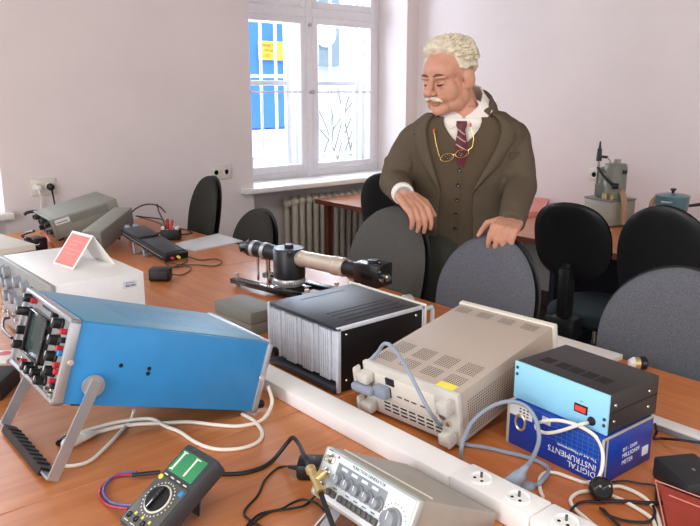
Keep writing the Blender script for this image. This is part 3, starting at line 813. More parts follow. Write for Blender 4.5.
psu = o

# ------------------------------------------------------------------ small grey box by the optical tube
W, L, H = .1866, .1094, .0724
o = inst('junction_box', 'small grey metal box beside the black amplifier', 'box', (1.0587, 1.8976, TZ), -1.5)
MB().box((0, 0, 0), (W, L, H*.5), .002).build('box_body', 'grey_box', o)
MB().box((-.001, -.001, H*.5+.0008), (W+.001, L+.001, H), .003).build('box_lid', 'grey_box', o)

# ------------------------------------------------------------------ black box and red sheet at the lower right
o = inst('plastic_box', 'plain black box at the right edge of the table', 'box', (1.2181, .5621, TZ), -2.0978)
m = MB(); m.box((0, 0, 0), (.105, .084, .0409), .005); m.build('box_body', 'black_matte', o)
MB().box((.055, .04, .0409), (.062, .044, .0412)).build('logo_mark', 'panel_grey', o)
A = at(655, 482.5, .771); d1 = (at(700, 499.6, .771)-A).normalized(); d2 = at(664, 526, .757)-A; d2 = d2/d2.length
sl = thing('document_sleeve', 'glossy red sheet in a clear sleeve at the lower right corner', 'document', A)
m = MB(); P_ = [d1*.006+d2*.006, d1*.205+d2*.006, d1*.205+d2*.135, d1*.006+d2*.135]
m.loft([[v+Vector((0, 0, .0015)) for v in P_], [v+Vector((0, 0, .0035)) for v in P_]]); m.build('red_sheet', 'red_sheet', sl)
m = MB(); P_ = [Vector((0, 0, 0)), d1*.21, d1*.21+d2*.14, d2*.14]
m.loft([[v+Vector((0, 0, .0038)) for v in P_], [v+Vector((0, 0, .0046)) for v in P_]]); m.build('clear_sleeve', 'glass', sl)
m = MB()
for a_, b_ in ((d1*.0, d1*.21), (d1*.21, d1*.21+d2*.14), (d2*.14, Vector()), (d1*.02+d2*.03, d1*.21+d2*.03)): m.tube([a_+Vector((0, 0, .0045)), b_+Vector((0, 0, .0045))], .0012, 6)
m.build('sleeve_seam', 'pink_paper', sl)

# ------------------------------------------------------------------ function generator (front end raised)
o = thing('function_generator', 'silver function generator with knobs tilted up at the front', 'instrument', (.70, .79, TZ))
y0, y1 = .642-.79, .862-.79
q0, q1, q2, q3 = Vector((.648-.70, 0, .048)), Vector((.686-.70, 0, .123)), Vector((.866-.70, 0, .026)), Vector((.862-.70, 0, .003))
m = MB(); m.prism([(q0.x+.008, q0.z-.001), (q1.x+.008, q1.z-.005), (q2.x, q2.z), (q3.x, q3.z)], y0+.004, y1-.004, 'y', .004); m.build('case', 'gen_body', o)
fu = (q1-q0).normalized(); fh = (q1-q0).length; fn = Vector((-fu.z, 0, fu.x))
FM = Matrix.Translation(Vector((q0.x, y1, q0.z))) @ Matrix(((0, -fn.x, fu.x), (-1, 0, 0), (0, -fn.z, fu.z))).to_4x4()  # local x along the panel, -y outwards, z up the panel
W, H = y1-y0, fh
fr = MB(FM); fr.box((0, -.008, 0), (W, .008, H), .006); fr_ = fr.build('front_frame', 'gen_frame', o)
MB(FM).box((.008, -.0095, .006), (W-.006, -.007, H-.004), .001).build('front_panel', 'gen_panel', o)
def gk(x, z, r, h, mt, name='knob', ptr=True):
    m = MB(FM); m.lathe([(0, 0), (r*1.1, 0), (r*1.05, h*.3), (r*.85, h*.35), (r*.8, h*.95), (r*.7, h), (0, h)], (x, -.0095, z), (0, -1, 0), 20); k = m.build(name, mt, o)
    if ptr: m = MB(FM); m.box((x-.0006, -.0098-h, z), (x+.0006, -.0094-h, z+r*.75)); m.build('pointer', 'white_ink', k)
MB(FM).box((.044, -.0102, .036), (.160, -.009, .07), .0005).build('knob_field', 'knob_grey', o)
for i in range(5): gk(.0595+i*.0228, .047, .010, .016, 'knob_grey')
gk(.186, .038, .0165, .018, 'knob_grey', 'tuning_dial')
m = MB(FM); m.lathe([(.021, .0), (.027, 0), (.027, .0008), (.021, .0008)], (.186, -.0095, .038), (0, -1, 0), 32); m.build('dial_scale', 'white', o)
m = MB(FM)
for i in range(16):
    a = -1.1+i*.29+.3
    m.box((.186+.024*math.cos(a)-.0008, -.0108, .038+.024*math.sin(a)-.0008), (.186+.024*math.cos(a)+.0008, -.0102, .038+.024*math.sin(a)+.0008))
m.build('dial_marks', 'ink', o)
for i in range(10):
    x = (.04, .0525)[i] if i < 2 else .07+(i-2)*.0115
    MB(FM).box((x, -.0155, .016), (x+.0098, -.009, .026), .001).build('push_button', 'meter_face', o)
MB(FM).box((.168, -.0155, .012), (.179, -.009, .022), .001).build('push_button', 'meter_face', o)
for z in (.069, .046, .022):
    m = MB(FM @ Matrix.Translation((.008, 0, 0))); m.lathe([(0, 0), (.008, 0), (.008, .004), (.006, .005), (.006, .009), (.0066, .010), (.006, .011), (.006, .016), (.0035, .016), (.0035, .012), (0, .012)], (.019, -.0095, z), (0, -1, 0), 18); m.build('input_socket', 'chrome', o)
for x, z in ((.04, .077), (.183, .0215)):
    m = MB(FM); m.ell((x, -.0095, z), (.0022, .0015, .0022)); m.build('indicator', 'red', o)
text('FUNCTION GENERATOR', .0068, o, 'ink', FM @ frame_xyz((.075, -.0097, .0735), (1, 0, 0), (0, 0, 1)))
m = MB(FM)
for x in (.062, .086, .110, .134): m.box((x-.007, -.0105, .062), (x+.007, -.0100, .0665))
m.build('panel_print', 'gen_panel', o)
m = MB(FM)
for x in (.05, .08, .1, .12, .14): m.box((x, -.0098, .0295), (x+.009, -.0094, .031))
m.box((.012, -.0098, .08), (.022, -.0094, .0815)); m.build('panel_print', 'ink', o)
m = MB(); m.tube([(q0.x+.02, y0+.03, .03), (q0.x-.02, y0+.03, .005), (q0.x-.02, y1-.03, .005), (q0.x+.02, y1-.03, .03)], .004, 8, smooth=False)
for y in (y1-.05, y0+.05): m.loft([[Vector((q0.x-.028, y-.011, .001)), Vector((q0.x-.024, y-.011, .004)), Vector((q0.x-.024, y+.011, .004)), Vector((q0.x-.028, y+.011, .001))], [Vector((q0.x+.012, y-.011, .036)), Vector((q0.x+.016, y-.011, .039)), Vector((q0.x+.016, y+.011, .039)), Vector((q0.x+.012, y+.011, .036))]])
m.build('tilt_bail', 'silver', o)
# cream lid edge on the top
m = MB(); m.tube([Vector((q1.x+.016, y1-.02, q1.z-.006)), Vector((q1.x+.022, y0+.004, q1.z-.008))], .0012, 6); m.build('top_trim', 'offwhite', o)

# ------------------------------------------------------------------ multimeter
W, L, H = .0896, .1611, .034
o = inst('multimeter', 'dark grey digital multimeter with a green display, propped up', 'multimeter', (.3928, 1.034, .7545), -1.4707, .5592)
MB().box((0, 0, -.010), (W, L+.004, .0235), .007).build('case', 'meter', o)
MB().box((.003, .004, .0225), (W-.004, .098, .0248), .002).build('face_plate', 'meter_face', o)
lb = MB().box((.008, .108, .0225), (W-.012, .152, .0245), .002).build('display_window', 'lcd_green', o)
m = MB(); m.box((.015, .113, .0243), (.0195, .148, .0249)); m.box((.012, .147, .0243), (.024, .149, .0249)); m.box((.011, .112, .0243), (.02, .114, .0249)); m.build('display_glare', 'lcd_glare', lb)  # pale bars on the display are painted reflections of lamps
m = MB(); m.box((.05, .113, .0243), (.054, .148, .0249)); m.box((.048, .147, .0243), (.062, .149, .0249)); m.build('display_glare', 'lcd_glare', lb)
m = MB(); m.lathe([(0, 0), (.0255, 0), (.0255, .0015), (.0245, .0018)], (.043, .062, .0248), (0, 0, 1), 36); m.build('dial_ring', 'offwhite', o)
m = MB(); m.lathe([(0, 0), (.023, 0), (.022, .004), (0, .004)], (.043, .062, .0255), (0, 0, 1), 36); dl = m.build('range_dial', 'black', o)
m = MB(); m.box((.0405, .041, .029), (.0455, .083, .034), .002, R=None); m.build('dial_grip', 'black_gloss', dl)
m = MB(); m.box((.0422, .042, .0338), (.0438, .056, .0344)); m.build('pointer', 'white_ink', dl)
m = MB()
for i in range(28):
    a = 2*PI*i/28; m.box((.043+.0305*math.cos(a)-.0012, .062+.0305*math.sin(a)-.0012, .0246), (.043+.0305*math.cos(a)+.0012, .062+.0305*math.sin(a)+.0012, .0250))
m.build('range_marks', 'offwhite', o)
for i in range(4):
    m = MB(); m.box((.012+i*.018, .1005, .0235), (.021+i*.018, .103, .0258), .0008); m.build('push_button', 'offwhite', o)
m = MB(); m.ell((.010, .094, .0248), (.005, .005, .003)); m.build('power_button', 'yellow', o)
m = MB(); m.box((.072, .083, .0246), (.082, .093, .026), .001); m.build('transistor_socket', 'blue', o)
for i in range(4):
    m = MB(); m.lathe([(0, 0), (.0055, 0), (.0052, .0012), (.003, .0014), (.003, 0)], (.014+i*.02, .019, .0246), (0, 0, 1), 16); m.build('input_jack', 'black_gloss', o)
m = MB()
for i in range(3): m.box((.022+i*.02, .024, .0246), (.027+i*.02, .029, .0251))
m.build('jack_marks', 'yellow', o)
m = MB()
for i in range(4): m.box((.01+i*.019, .009, .0246), (.022+i*.019, .0105, .0250))
m.build('face_print', 'offwhite', o)
m = MB(); m.loft([[Vector((x, y, z)) for x, y, z in ((.03, .12, -.010), (.06, .12, -.010), (.06, .126, -.010), (.03, .126, -.010))], [Vector((x, y, z)) for x, y, z in ((.035, .088, -.060), (.055, .088, -.060), (.055, .092, -.058), (.035, .092, -.058))]]); m.build('tilt_stand', 'meter', o)
def zpx(x, y, py):     # height on the vertical through (x, y) that projects to row py
    p = Vector((x, y, 0))-CAM; r = (263-py)/F
    return (r*p.dot(FW)-p.dot(UP))/(UP.z-r*FW.z)
# ------------------------------------------------------------------ optical tube instrument
E0 = Vector((1.400, 2.285, .885)); E1 = Vector((1.516, 1.60, .882))
ax = (E1-E0); LEN = ax.length; ad = ax.normalized(); sd = Vector((-ad.y, ad.x, 0)).normalized()
def proj_t(px):   # parameter along the axis seen at a given column
    n_ = RT*F - FW*(px-350); return -(E0-CAM).dot(n_)/ad.dot(n_)
o = thing('optical_instrument', 'black and silver optical tube instrument standing on a base plate', 'optical instrument', (1.45, 2.0, TZ))
q = Vector(o.location); X = lambda t, r=0, u=0: E0+ad*t+sd*r+Vector((0, 0, u))-q
T = lambda px: proj_t(px)
bz = .018
m = MB(); c0 = X(0); 
def slab(mb, t0, t1, r0, r1, z0, z1, bev=.002):
    P = [E0+ad*t+sd*r-q for t, r in ((t0, r0), (t1, r0), (t1, r1), (t0, r1))]
    mb.prism([(p.x, p.y) for p in P], z0, z1, 'z', bev)
td = T(289)
slab(m, T(246)+.0, td+.16, -.085, -.050, .012, .030); slab(m, T(246)+.03, td+.18, .050, .085, .012, .030); slab(m, td-.06, td+.07, -.085, .085, .012, .026)
m.build('base_plate', 'black_gloss', o)
for t, r in ((T(246)+.02, -.068), (td+.15, -.068), (T(246)+.05, .068), (td+.165, .068)):
    m = MB(); p = X(t, r); m.cyl((p.x, p.y, 0), (p.x, p.y, .045), .004, n=10); m.cyl((p.x, p.y, .04), (p.x, p.y, .052), .008, n=12); m.cyl((p.x, p.y, 0), (p.x, p.y, .008), .010, n=12); m.build('levelling_screw', 'bronze', o)
dc = X(td); zb = zpx(dc.x+q.x, dc.y+q.y, 276.5)-TZ; zt_ = zpx(dc.x+q.x, dc.y+q.y, 247.5)-TZ
m = MB(); m.lathe([(0, 0), (.054, 0), (.057, .003), (.057, zt_-zb-.004), (.054, zt_-zb), (0, zt_-zb)], (dc.x, dc.y, zb), n=40); dm = m.build('drum', 'black', o)
m = MB(); m.lathe([(0, 0), (.016, 0), (.016, .010), (.014, .012), (0, .012)], (dc.x, dc.y, zt_), n=24); m.build('drum_cap', 'black', dm)
m = MB(); m.lathe([(0, -.022), (.055, -.022), (.058, -.019), (.058, -.007), (.055, -.002), (0, -.002)], (dc.x, dc.y, zb), n=40)
for i in range(40):
    a = 2*PI*i/40; c_ = Vector((dc.x+.058*math.cos(a), dc.y+.058*math.sin(a), zb-.013)); m.cyl(c_-Vector((0, 0, .005)), c_+Vector((0, 0, .005)), .002, n=5)
m.build('knurled_ring', 'silver', o)
m = MB(); m.cyl((dc.x, dc.y, .012), (dc.x, dc.y, zb-.02), .038, .034, 28); m.cyl((dc.x, dc.y, .03), (dc.x, dc.y, .045), .048, .048, 28); m.build('pedestal', 'bronze', o)
def seg(mb, a, b, r0, r1=None, bev=.002): mb.cyl(X(a), X(b), r0, r1 or r0, 28, bev)
m = MB(); seg(m, .012, .05, .020, .026); seg(m, .048, .085, .030); seg(m, -.002, .014, .014, .018); seg(m, .085, td-.03, .0285); m.build('eyepiece_tube', 'black', o)
m = MB(); m.cyl(X(.03, .0, .015), X(.055, 0, .03), .008); m.cyl(X(.04, -.02, 0), X(.04, -.038, -.004), .007); m.build('focus_knob', 'black', o)
for px in (255.5, 266):
    t = T(px); m = MB(); seg(m, t-.009, t+.009, .0315); m.build('clamp_ring', 'silver', o)
for px, r in ((262, -.0), (273, -.0)):
    p = X(T(px), r)
    for dr in (-.022, .022):
        m = MB(); m.cyl((p.x+sd.x*dr, p.y+sd.y*dr, .025), (p.x+sd.x*dr, p.y+sd.y*dr, p.z-.02), .0045, n=12); m.build('support_post', 'chrome', o)
m = MB(); seg(m, td+.05, T(335), .0275, .0295); seg(m, td+.06, td+.075, .0295)
seg(m, T(333), T(346), .0315); seg(m, T(336), T(338), .033); seg(m, T(343), T(345), .033); m.build('collimator_tube', 'bronze', o)
m = MB(); seg(m, T(345), T(362), .0265); m.build('rear_tube', 'black', o)
R_ = frame_xyz((0, 0, 0), -sd, ad).to_3x3()
c = X((T(361)+T(385))/2)
hx = (T(385)-T(361))/2
m = MB(); m.box(c-Vector((.04, hx, .037)), c+Vector((.04, hx, .037)), .004, R_); hs = m.build('lamp_housing', 'black_gloss', o)
m = MB(); m.cyl(c+Vector((0, 0, .037)), c+Vector((0, 0, .045)), .018, n=20); m.build('housing_cap', 'black', hs)
m = MB(); p = X(T(385)); m.cyl(p+Vector((0, 0, -.005)), p+ad*.012+Vector((0, 0, -.005)), .013, n=18); m.cyl(p+ad*.012+Vector((0, 0, -.005)), p+ad*.02+Vector((0, 0, -.005)), .008, n=18); m.cyl(p-sd*.024+Vector((0, 0, -.01)), p-sd*.024+ad*.008+Vector((0, 0, -.01)), .007); m.cyl(p-sd*.03+Vector((0, 0, .018)), p-sd*.03+ad*.005+Vector((0, 0, .018)), .004); m.build('adjusting_screw', 'chrome', hs)
m = MB(); p = X(T(374)); m.cyl((p.x, p.y, .0), (p.x, p.y, p.z-.036), .009, n=14); m.cyl((p.x, p.y, 0), (p.x, p.y, .008), .03, n=20); m.build('support_post', 'black', o)
m = MB(); m.cyl(X(td+.05, -.04, .02), X(td+.05, -.052, .02), .008); m.build('clamp_knob', 'black', o)

# ------------------------------------------------------------------ far left group
W, L, H = .3262, .3248, .10
o = inst('oscilloscope', 'grey instrument at the wall end of the table, its dark front to the left', 'oscilloscope', (1.1146, 3.7425, .772), -1.651, .2337)
MB().box((.002, .01, 0), (W-.002, L, H), .003).build('case', 'grey_inst', o)
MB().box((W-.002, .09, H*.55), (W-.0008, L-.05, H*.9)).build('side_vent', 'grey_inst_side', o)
MB().box((.004, .004, .004), (W-.004, .012, H-.004)).build('front_panel', 'black', o)
m = MB(); m.box((-.001, -.002, H-.006), (W+.001, .014, H+.001), .002); m.box((W-.006, -.002, 0), (W+.001, .014, H), .002); m.build('front_frame', 'grey_inst', o)
lb = MB().box((W-.001, .018, H*.66), (W+.0006, .085, H*.9)).build('side_label', 'paper', o)
MB().box((W, .024, H*.74), (W+.0009, .075, H*.78)).build('label_print', 'ink', lb)
for x, z in ((.03, .075), (.08, .08), (.14, .07), (.2, .078), (.26, .07), (.3, .04), (.24, .03), (.1, .03)): knob(o, x, z, .012, .022, 'black', y0=.004)
m = MB(); m.tube([(.0, .03, H-.01), (-.012, -.02, H), (-.012, -.045, H-.005)], .008); m.build('handle_end', 'black', o)
for x in (.03, W-.03):
    m = MB(); m.cyl((x, L-.04, 0), (x, L-.06, -.085), .008); m.build('tilt_leg', 'black', o)
    m = MB(); m.box((x-.012, .01, -.014), (x+.012, .04, .0), .004); m.build('foot', 'black', o)
W, L, H = .085, .339, .094
o = inst('equipment_case', 'narrow grey case leaning in front of the grey instrument', 'case', (1.117, 3.137, .762), -.8422, .1684)
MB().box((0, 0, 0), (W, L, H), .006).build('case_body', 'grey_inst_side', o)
MB().box((-.002, .004, H-.012), (W+.002, L-.004, H+.001), .004).build('case_lid', 'grey_inst', o)
m = MB(); m.cyl((.02, -.001, .05), (.02, -.02, .05), .012); m.cyl((.06, -.001, .05), (.06, -.02, .05), .012); m.build('knob', 'black', o)
for x in (.015, W-.015):
    m = MB(); m.cyl((x, L-.03, 0), (x, L-.04, -.058), .006); m.cyl((x, .02, 0), (x, .02, -.010), .006); m.build('foot', 'black', o)
o = thing('instrument_case', 'pale grey box cut by the left edge of the photo', 'case', (.68, 3.18, TZ), (0, 0, rad(8)))
MB().box((-.2, -.19, .008), (.17, .19, .098), .005).build('case_body', 'offwhite', o); MB().box((-.201, -.191, .070), (.171, .191, .074)).build('case_seam', 'grey_inst_side', o)
m = MB(); [m.cyl((sx, sy, 0), (sx, sy, .01), .012) for sx in (-.16, .14) for sy in (-.15, .15)]; m.build('foot', 'black', o)
o = thing('power_adapter', 'black adapter block between the pale grey box and the grey instrument', 'adapter', at(42, 251), (0, 0, .3))
MB().box((-.035, 0, 0), (.035, .08, .06), .008).build('adapter_body', 'black', o)
m = MB(); m.cyl((-.02, .0, .03), (-.02, -.03, .034), .012); m.build('plug_pins', 'black_gloss', o)
P = [at(34, 240, TZ+.05), at(28, 238.5, TZ+.06), at(22, 236, .81), at(27, 233, .84), at(34, 231, .86)]
cable('instrument_lead', 'thick black lead coming from the dark front of the grey instrument', P, .006, 'black_cable')
P = [at(40, 232, .84), at(47, 236, .82), at(50, 242, .80), at(54, 247, .76)]
cable('instrument_lead', 'pinkish lead hanging over the front of the grey instrument', P, .006, 'pink_paper')

# handheld instrument on stand
A = Vector((1.272, 3.09, .842)); B = Vector((1.318, 2.745, .768))
ln = (B-A).length; yd = (A-B).normalized(); xd = Vector((yd.y, -yd.x, 0)).normalized()
o = thing('handheld_meter', 'large black handheld meter propped on two legs', 'multimeter', B)
mtx = frame_xyz((0, 0, 0), xd, yd); 
m = MB(mtx); m.box((-.01, 0, -.018), (.11, ln, .014), .008); m.build('case', 'black', o)
m = MB(mtx); m.box((0, .02, .012), (.1, ln*.55, .018), .004); m.box((.0, ln*.6, .012), (.1, ln-.03, .022), .004); m.build('face_plate', 'meter', o)
m = MB(mtx); m.box((-.011, .02, -.004), (-.0095, ln-.02, -.001)); m.build('case_seam', 'panel_grey', o)
m = MB(mtx); m.box((.02, ln-.01, -.01), (.04, ln+.015, .02), .004); m.box((.06, ln-.01, -.01), (.08, ln+.015, .02), .004); m.build('hook', 'grey_cable', o)
for t in (.20, .28):
    a_ = mtx @ Vector((.01, t, -.016)); m = MB(); zz = TZ-B.z
    for dx in (0, .07):
        p = a_+xd*dx; m.tube([p, Vector((p.x-.01, p.y-.03, zz+.003))], .005, 8)
    p = Vector((a_.x-.01, a_.y-.03, zz+.004)); m.tube([p, p+xd*.07], .004, 8); m.build('stand_leg', 'grey_cable', o)
m = MB(mtx); m.cyl((.02, -.001, 0), (.02, -.016, 0), .006); m.build('probe_plug', 'red', o); m = MB(mtx); m.cyl((.05, -.001, 0), (.05, -.016, 0), .006); m.build('probe_plug', 'yellow', o)
# adapter
o = thing('power_adapter', 'black plug in adapter lying near the big handheld meter', 'adapter', at(159, 282), (0, 0, rad(-40)))
MB().box((-.04, 0, 0), (.04, .06, .05), .008).build('adapter_body', 'black', o)
m = MB(); m.box((-.03, -.002, .012), (.03, .001, .04), .001); m.cyl((.01, -.002, .026), (.01, -.0035, .026), .007); m.build('adapter_label', 'meter', o)
P = [at(170, 274, .77), at(180, 275, .754), at(188, 272, .754), at(191, 268, .754), at(186, 266, .754), at(172, 267, .754), at(165, 262, .754), at(180, 264.5, .754), at(200, 265, .754), at(215, 266, .754), at(222, 262, .754), at(215, 259, .754), at(200, 260, .754), at(188, 257, .754), at(186, 262, .754), at(170, 268.5, .757), at(165, 272, .765)]
cable('adapter_cord', 'thin black looped cord of the adapter by the handheld meter', P, .0022, 'black_cable')
# terminal box
c = at(170, 240.5)
o = thing('terminal_block', 'small black box with white terminals and leads plugged in', 'terminal box', c, (0, 0, rad(-40)))
MB().box((-.045, 0, 0), (.045, .06, .05), .003).build('box_body', 'black', o)
for k in range(4):
    m = MB(); m.box((-.042+.022*k, .005, .0505), (-.026+.022*k, .05, .065), .002); m.build('terminal', 'card_white', o)
lead = 'test leads at the small terminal box'
def ld(lab, mt, P, r=.003): cable('test_lead', lab, P, r, mt, 'lead', group=lead)
ld('black lead arching high from the grey case to the red plug', 'black_cable', [at(122, 231, .78), at(124, 225, .82), at(132, 212, .86), at(142, 205.5, .89), at(152, 204.3, .90), at(160, 207, .88), at(165.5, 212.5, .86)], .0035)
ld('black lead dropping from the arch to the terminal box', 'black_cable', [at(157, 204, .90), at(159, 212, .86), at(163, 220, .83), at(165.5, 228, .815)], .0035)
ld('black lead lying in a straight bundle toward the terminal box', 'black_cable', [at(136, 216, .80), at(148, 217.5, .80), at(160, 219, .81), at(166, 222, .82), at(166, 229, .812)], .0035)
ld('black lead sagging under the straight bundle', 'black_cable', [at(136, 216, .79), at(146, 219, .78), at(158, 223, .79), at(165, 227, .81)], .003)
ld('black lead on the table ending left of the terminal box', 'black_cable', [at(144, 233.8, .755), at(152, 233.5, .754), at(161, 233, .76)], .0035)
ld('black lead looping out behind the terminal box', 'black_cable', [at(180, 229, .79), at(187, 230, .757), at(192, 232.5, .754), at(188, 234, .754), at(180, 234.5, .756)], .003)
m = MB(); p = at(168, 229, .805); m.cyl(p, p+Vector((0, 0, .05)), .007); p2 = at(171, 229.5, .805); m.cyl(p2, p2+Vector((.01, 0, .045)), .007)
tag(m.build('banana_plug', 'red'), 'red plugs standing up in the small terminal box', 'plug')
# paper sheet
P = [at(165, 247), at(194, 251.5), at(243, 242), at(218, 234.5)]; c = P[0]
m = MB(); m.loft([[v-c for v in P], [v-c+Vector((0, 0, .006)) for v in P]])
o = thing('paper_sheet', 'white printed paper sheet lying at the far end of the table', 'paper', c)
m.build('paper_stack', 'paper', o)
m = MB(); f_ = lambda u, v: (P[0]*(1-u)+P[1]*u)*(1-v)+(P[3]*(1-u)+P[2]*u)*v-c+Vector((0, 0, .0062))
for i in range(9): m._f([m._v(f_(u, v)) for u, v in ((.15, .12+.09*i), (.7+.12*math.sin(i*2), .12+.09*i), (.7+.12*math.sin(i*2), .14+.09*i), (.15, .14+.09*i))])
m.build('paper_print', 'card_white', o, normals=False)

# ------------------------------------------------------------------ lower left black box and white card
o = thing('power_supply_box', 'black box with a small white card on it at the left edge', 'box', (.455, 1.80, TZ), (0, 0, rad(53)))
MB().box((-.12, 0, 0), (0, .16, .045), .005).build('box_body', 'black_matte', o)
o = thing('paper_tag', 'white card with a red mark on the black box at the left edge', 'card', (.43, 1.875, TZ+.046), (0, 0, rad(50)))
MB().box((-.04, -.035, 0), (.035, .045, .008), .001).build('card_body', 'card_white', o)
m = MB(); m.lathe([(0, 0), (.016, 0), (.016, .001), (0, .001)], (.012, -.008, .0078), n=20); m.build('red_mark', 'red', o)
# BNC leads from the cream instrument to the scope
P = [onx(9, 318, .542), onx(4, 319, .50), onx(3, 328, .47), onx(8, 335, .44), onx(12, 338, .41)]
cable('signal_lead', 'short black lead between the pale instrument and the blue oscilloscope', P, .004, 'black_cable')

# ------------------------------------------------------------------ right side small things
o = thing('paper_stack', 'white folded papers at the table edge behind the light blue fronted supply', 'paper', (1.64, 1.07, TZ))
MB().box((-.09, -.16, 0), (.094, .2, .016), .003).build('papers', 'card_white', o)
c = at(637, 369.5); o = thing('component_reel', 'small black jar with a yellow label lying at the table edge', 'jar', (c.x, c.y, TZ+.0178))
d = RT
m = MB(); m.cyl(-d*.022, -d*.010, .010, .016, 24); m.build('jar_neck', 'white', o)
m = MB(); m.cyl(-d*.010, d*.003, .0165, .0165, 24); m.build('jar_label', 'brass', o)
m = MB(); m.cyl(d*.003, d*.022, .0175, .0175, 24, .003); m.build('jar_lid', 'black_gloss', o)
o = thing('cable_duct', 'thin white cable duct lying right of the blue box', 'cable duct', (1.42, .5, TZ))
MB().box((-.018, -.26, 0), (.018, .185, .014), .002).build('duct_body', 'grey_cable', o); MB().box((-.019, -.26, .0125), (.019, .186, .0165), .001).build('duct_lid', 'white', o)

# ------------------------------------------------------------------ things on the side desk
W, L, H = .195, .19, 0
p = at(583, 222, DZ); H = zpx(p.x, p.y, 196)-DZ
o = thing('vacuum_pump', 'grey laboratory pump with a rod on the side desk', 'pump', p, (0, 0, rad(-104)))
MB().box((0, 0, .006), (W, L, H-.012), .004).build('base_box', 'pump_grey', o); MB().box((-.003, -.003, H-.012), (W+.003, L+.003, H), .003).build('base_lid', 'pump_lid', o)
MB().box((.06, -.001, .05), (.13, .0, .058)).build('base_print', 'ink', o)
m = MB(); [m.cyl((x, y, 0), (x, y, .008), .014) for x in (.03, W-.03) for y in (.03, L-.03)]; m.build('foot', 'black', o)
m = MB(); m.lathe([(0, 0), (.068, 0), (.068, .02), (.063, .03), (.063, .17), (.056, .19), (0, .192)], (.115, .10, H), n=30); m.box((.045, .04, H), (.10, .16, H+.17), .012); pb = m.build('motor_body', 'pump_green', o)
m = MB()
for i in range(8): m.box((.035+i*.009, .035, H+.005), (.039+i*.009, .045, H+.07))
m.build('cooling_fins', 'grey_inst', pb)
m = MB(); m.cyl((.125, .10, H+.19), (.125, .10, H+.215), .018); m.build('filler_cap', 'pump_grey', pb)
m = MB(); m.cyl((.025, .06, H), (.025, .06, H+.22), .009); m.build('rod', 'chrome', o)
m = MB(); m.cyl((.025, .06, H+.20), (.025, .06, H+.27), .016, .012); m.cyl((.025, .06, H+.27), (.025, .06, H+.31), .008, .004); m.cyl((.025, .06, H+.225), (.085, .06, H+.225), .008); m.build('tap', 'black', o)
m = MB(); m.tube([(.085, .06, H+.225), (.10, .07, H+.20), (.09, .06, H+.15)], .004); m.build('thin_hose', 'pump_grey', o)
m = MB(); m.tube([(.05, .03, H+.165), (.10, .02, H+.13), (.155, .02, H+.095), (.17, .03, H+.08)], .008); m.cyl((.17, .03, H+.075), (.195, .05, H+.075), .016); m.cyl((.185, .1, H+.14), (.185, .1, H+.16), .012); m.build('power_lead', 'black', o)
m = MB(); m.tube([(.15, .1, H+.05), (.20, .08, H+.03), (.235, .06, -.02+H), (.24, .06, .02)], .016, 12); m.build('rubber_hose', 'rubber_tube', o)
m = MB(); m.cyl((.13, .02, H), (.13, .02, H+.03), .012); m.cyl((.16, .04, H), (.16, .04, H+.025), .01); m.build('hose_port', 'brass', o)
# teal pot
pc = Vector((3.80, 1.80, 0)); zb = zpx(pc.x, pc.y, 212); zt2 = zpx(pc.x, pc.y, 196.5)
o = thing('teal_pot', 'teal lidded pot on thin legs on the side desk', 'pot', (pc.x, pc.y, DZ))
hh = zt2-zb; m = MB(); m.lathe([(0, 0), (.07, 0), (.08, .01), (.083, hh*.5), (.086, hh), (.082, hh), (.08, .015), (0, .012)], (0, 0, zb-DZ), n=36); m.build('pot_body', 'teal', o)
m = MB(); m.lathe([(.088, 0), (.088, .006), (.06, .014), (.02, .018), (0, .018), (0, .0)], (0, 0, zt2-DZ), n=36); ld_ = m.build('lid', 'teal', o)
m = MB(); m.lathe([(0, 0), (.008, 0), (.008, .012), (.016, .02), (.014, .026), (0, .028)], (0, 0, zt2-DZ+.017), n=20); m.build('lid_knob', 'black', ld_)
m = MB(); h0 = RT*.08+Vector((0, 0, (zb+zt2)/2-DZ-.01)); m.tube([h0, h0+RT*.05+Vector((0, 0, .006)), h0+RT*.10+Vector((0, 0, .012))], [.007, .009, .011], 10); m.build('long_handle', 'black', o)
m = MB(); h1 = -RT*.05-FW*.0+Vector((-.045, -.045, zt2-DZ-.02)); m.tube([h1-RT*.03, h1-Vector((.02, .02, 0)), h1+RT*.03], .006, 8); m.build('side_grip', 'silver', o)
for k in range(3):
    a = 2*PI*k/3+.1; m = MB(); m.tube([(.06*math.cos(a), .06*math.sin(a), zb-DZ+.004), (.085*math.cos(a), .085*math.sin(a), .0)], .004); m.build('leg', 'silver', o)
P = [onx(661, 196, pc.x-.03), onx(655, 199, pc.x-.03), onx(651.5, 205, pc.x-.04), onx(650, 214, pc.x-.06), at(649, 226, DZ+.016)]
cable('rubber_hose', 'brownish hose hanging down left of the teal pot', P, .014, 'rubber_tube', 'hose', 12)
def flat(name, lab, pts, mt, cat, z=DZ, th=.002):
    P = [at(*p, z) for p in pts]; c = P[0].copy(); m = MB(); m.loft([[v-c for v in P], [v-c+Vector((0, 0, th)) for v in P]]); o = m.build(name, mt); o.location = c; return tag(o, lab, cat)
flat('orange_folder', 'salmon red folder on the side desk right behind the man\'s sleeve', [(522, 217), (528, 201), (549, 203), (543, 216)], 'pink_paper', 'paper', th=.03)
flat('orange_folder', 'orange red folder on the side desk right of the teal pot', [(676, 248), (692, 233), (716, 236), (712, 266)], 'orange_paper', 'paper', th=.004)
flat('paper_sheet', 'small white paper under the grey pump\'s corner', [(592, 233), (606, 228), (612, 230), (600, 236)], 'card_white', 'paper', th=.001)

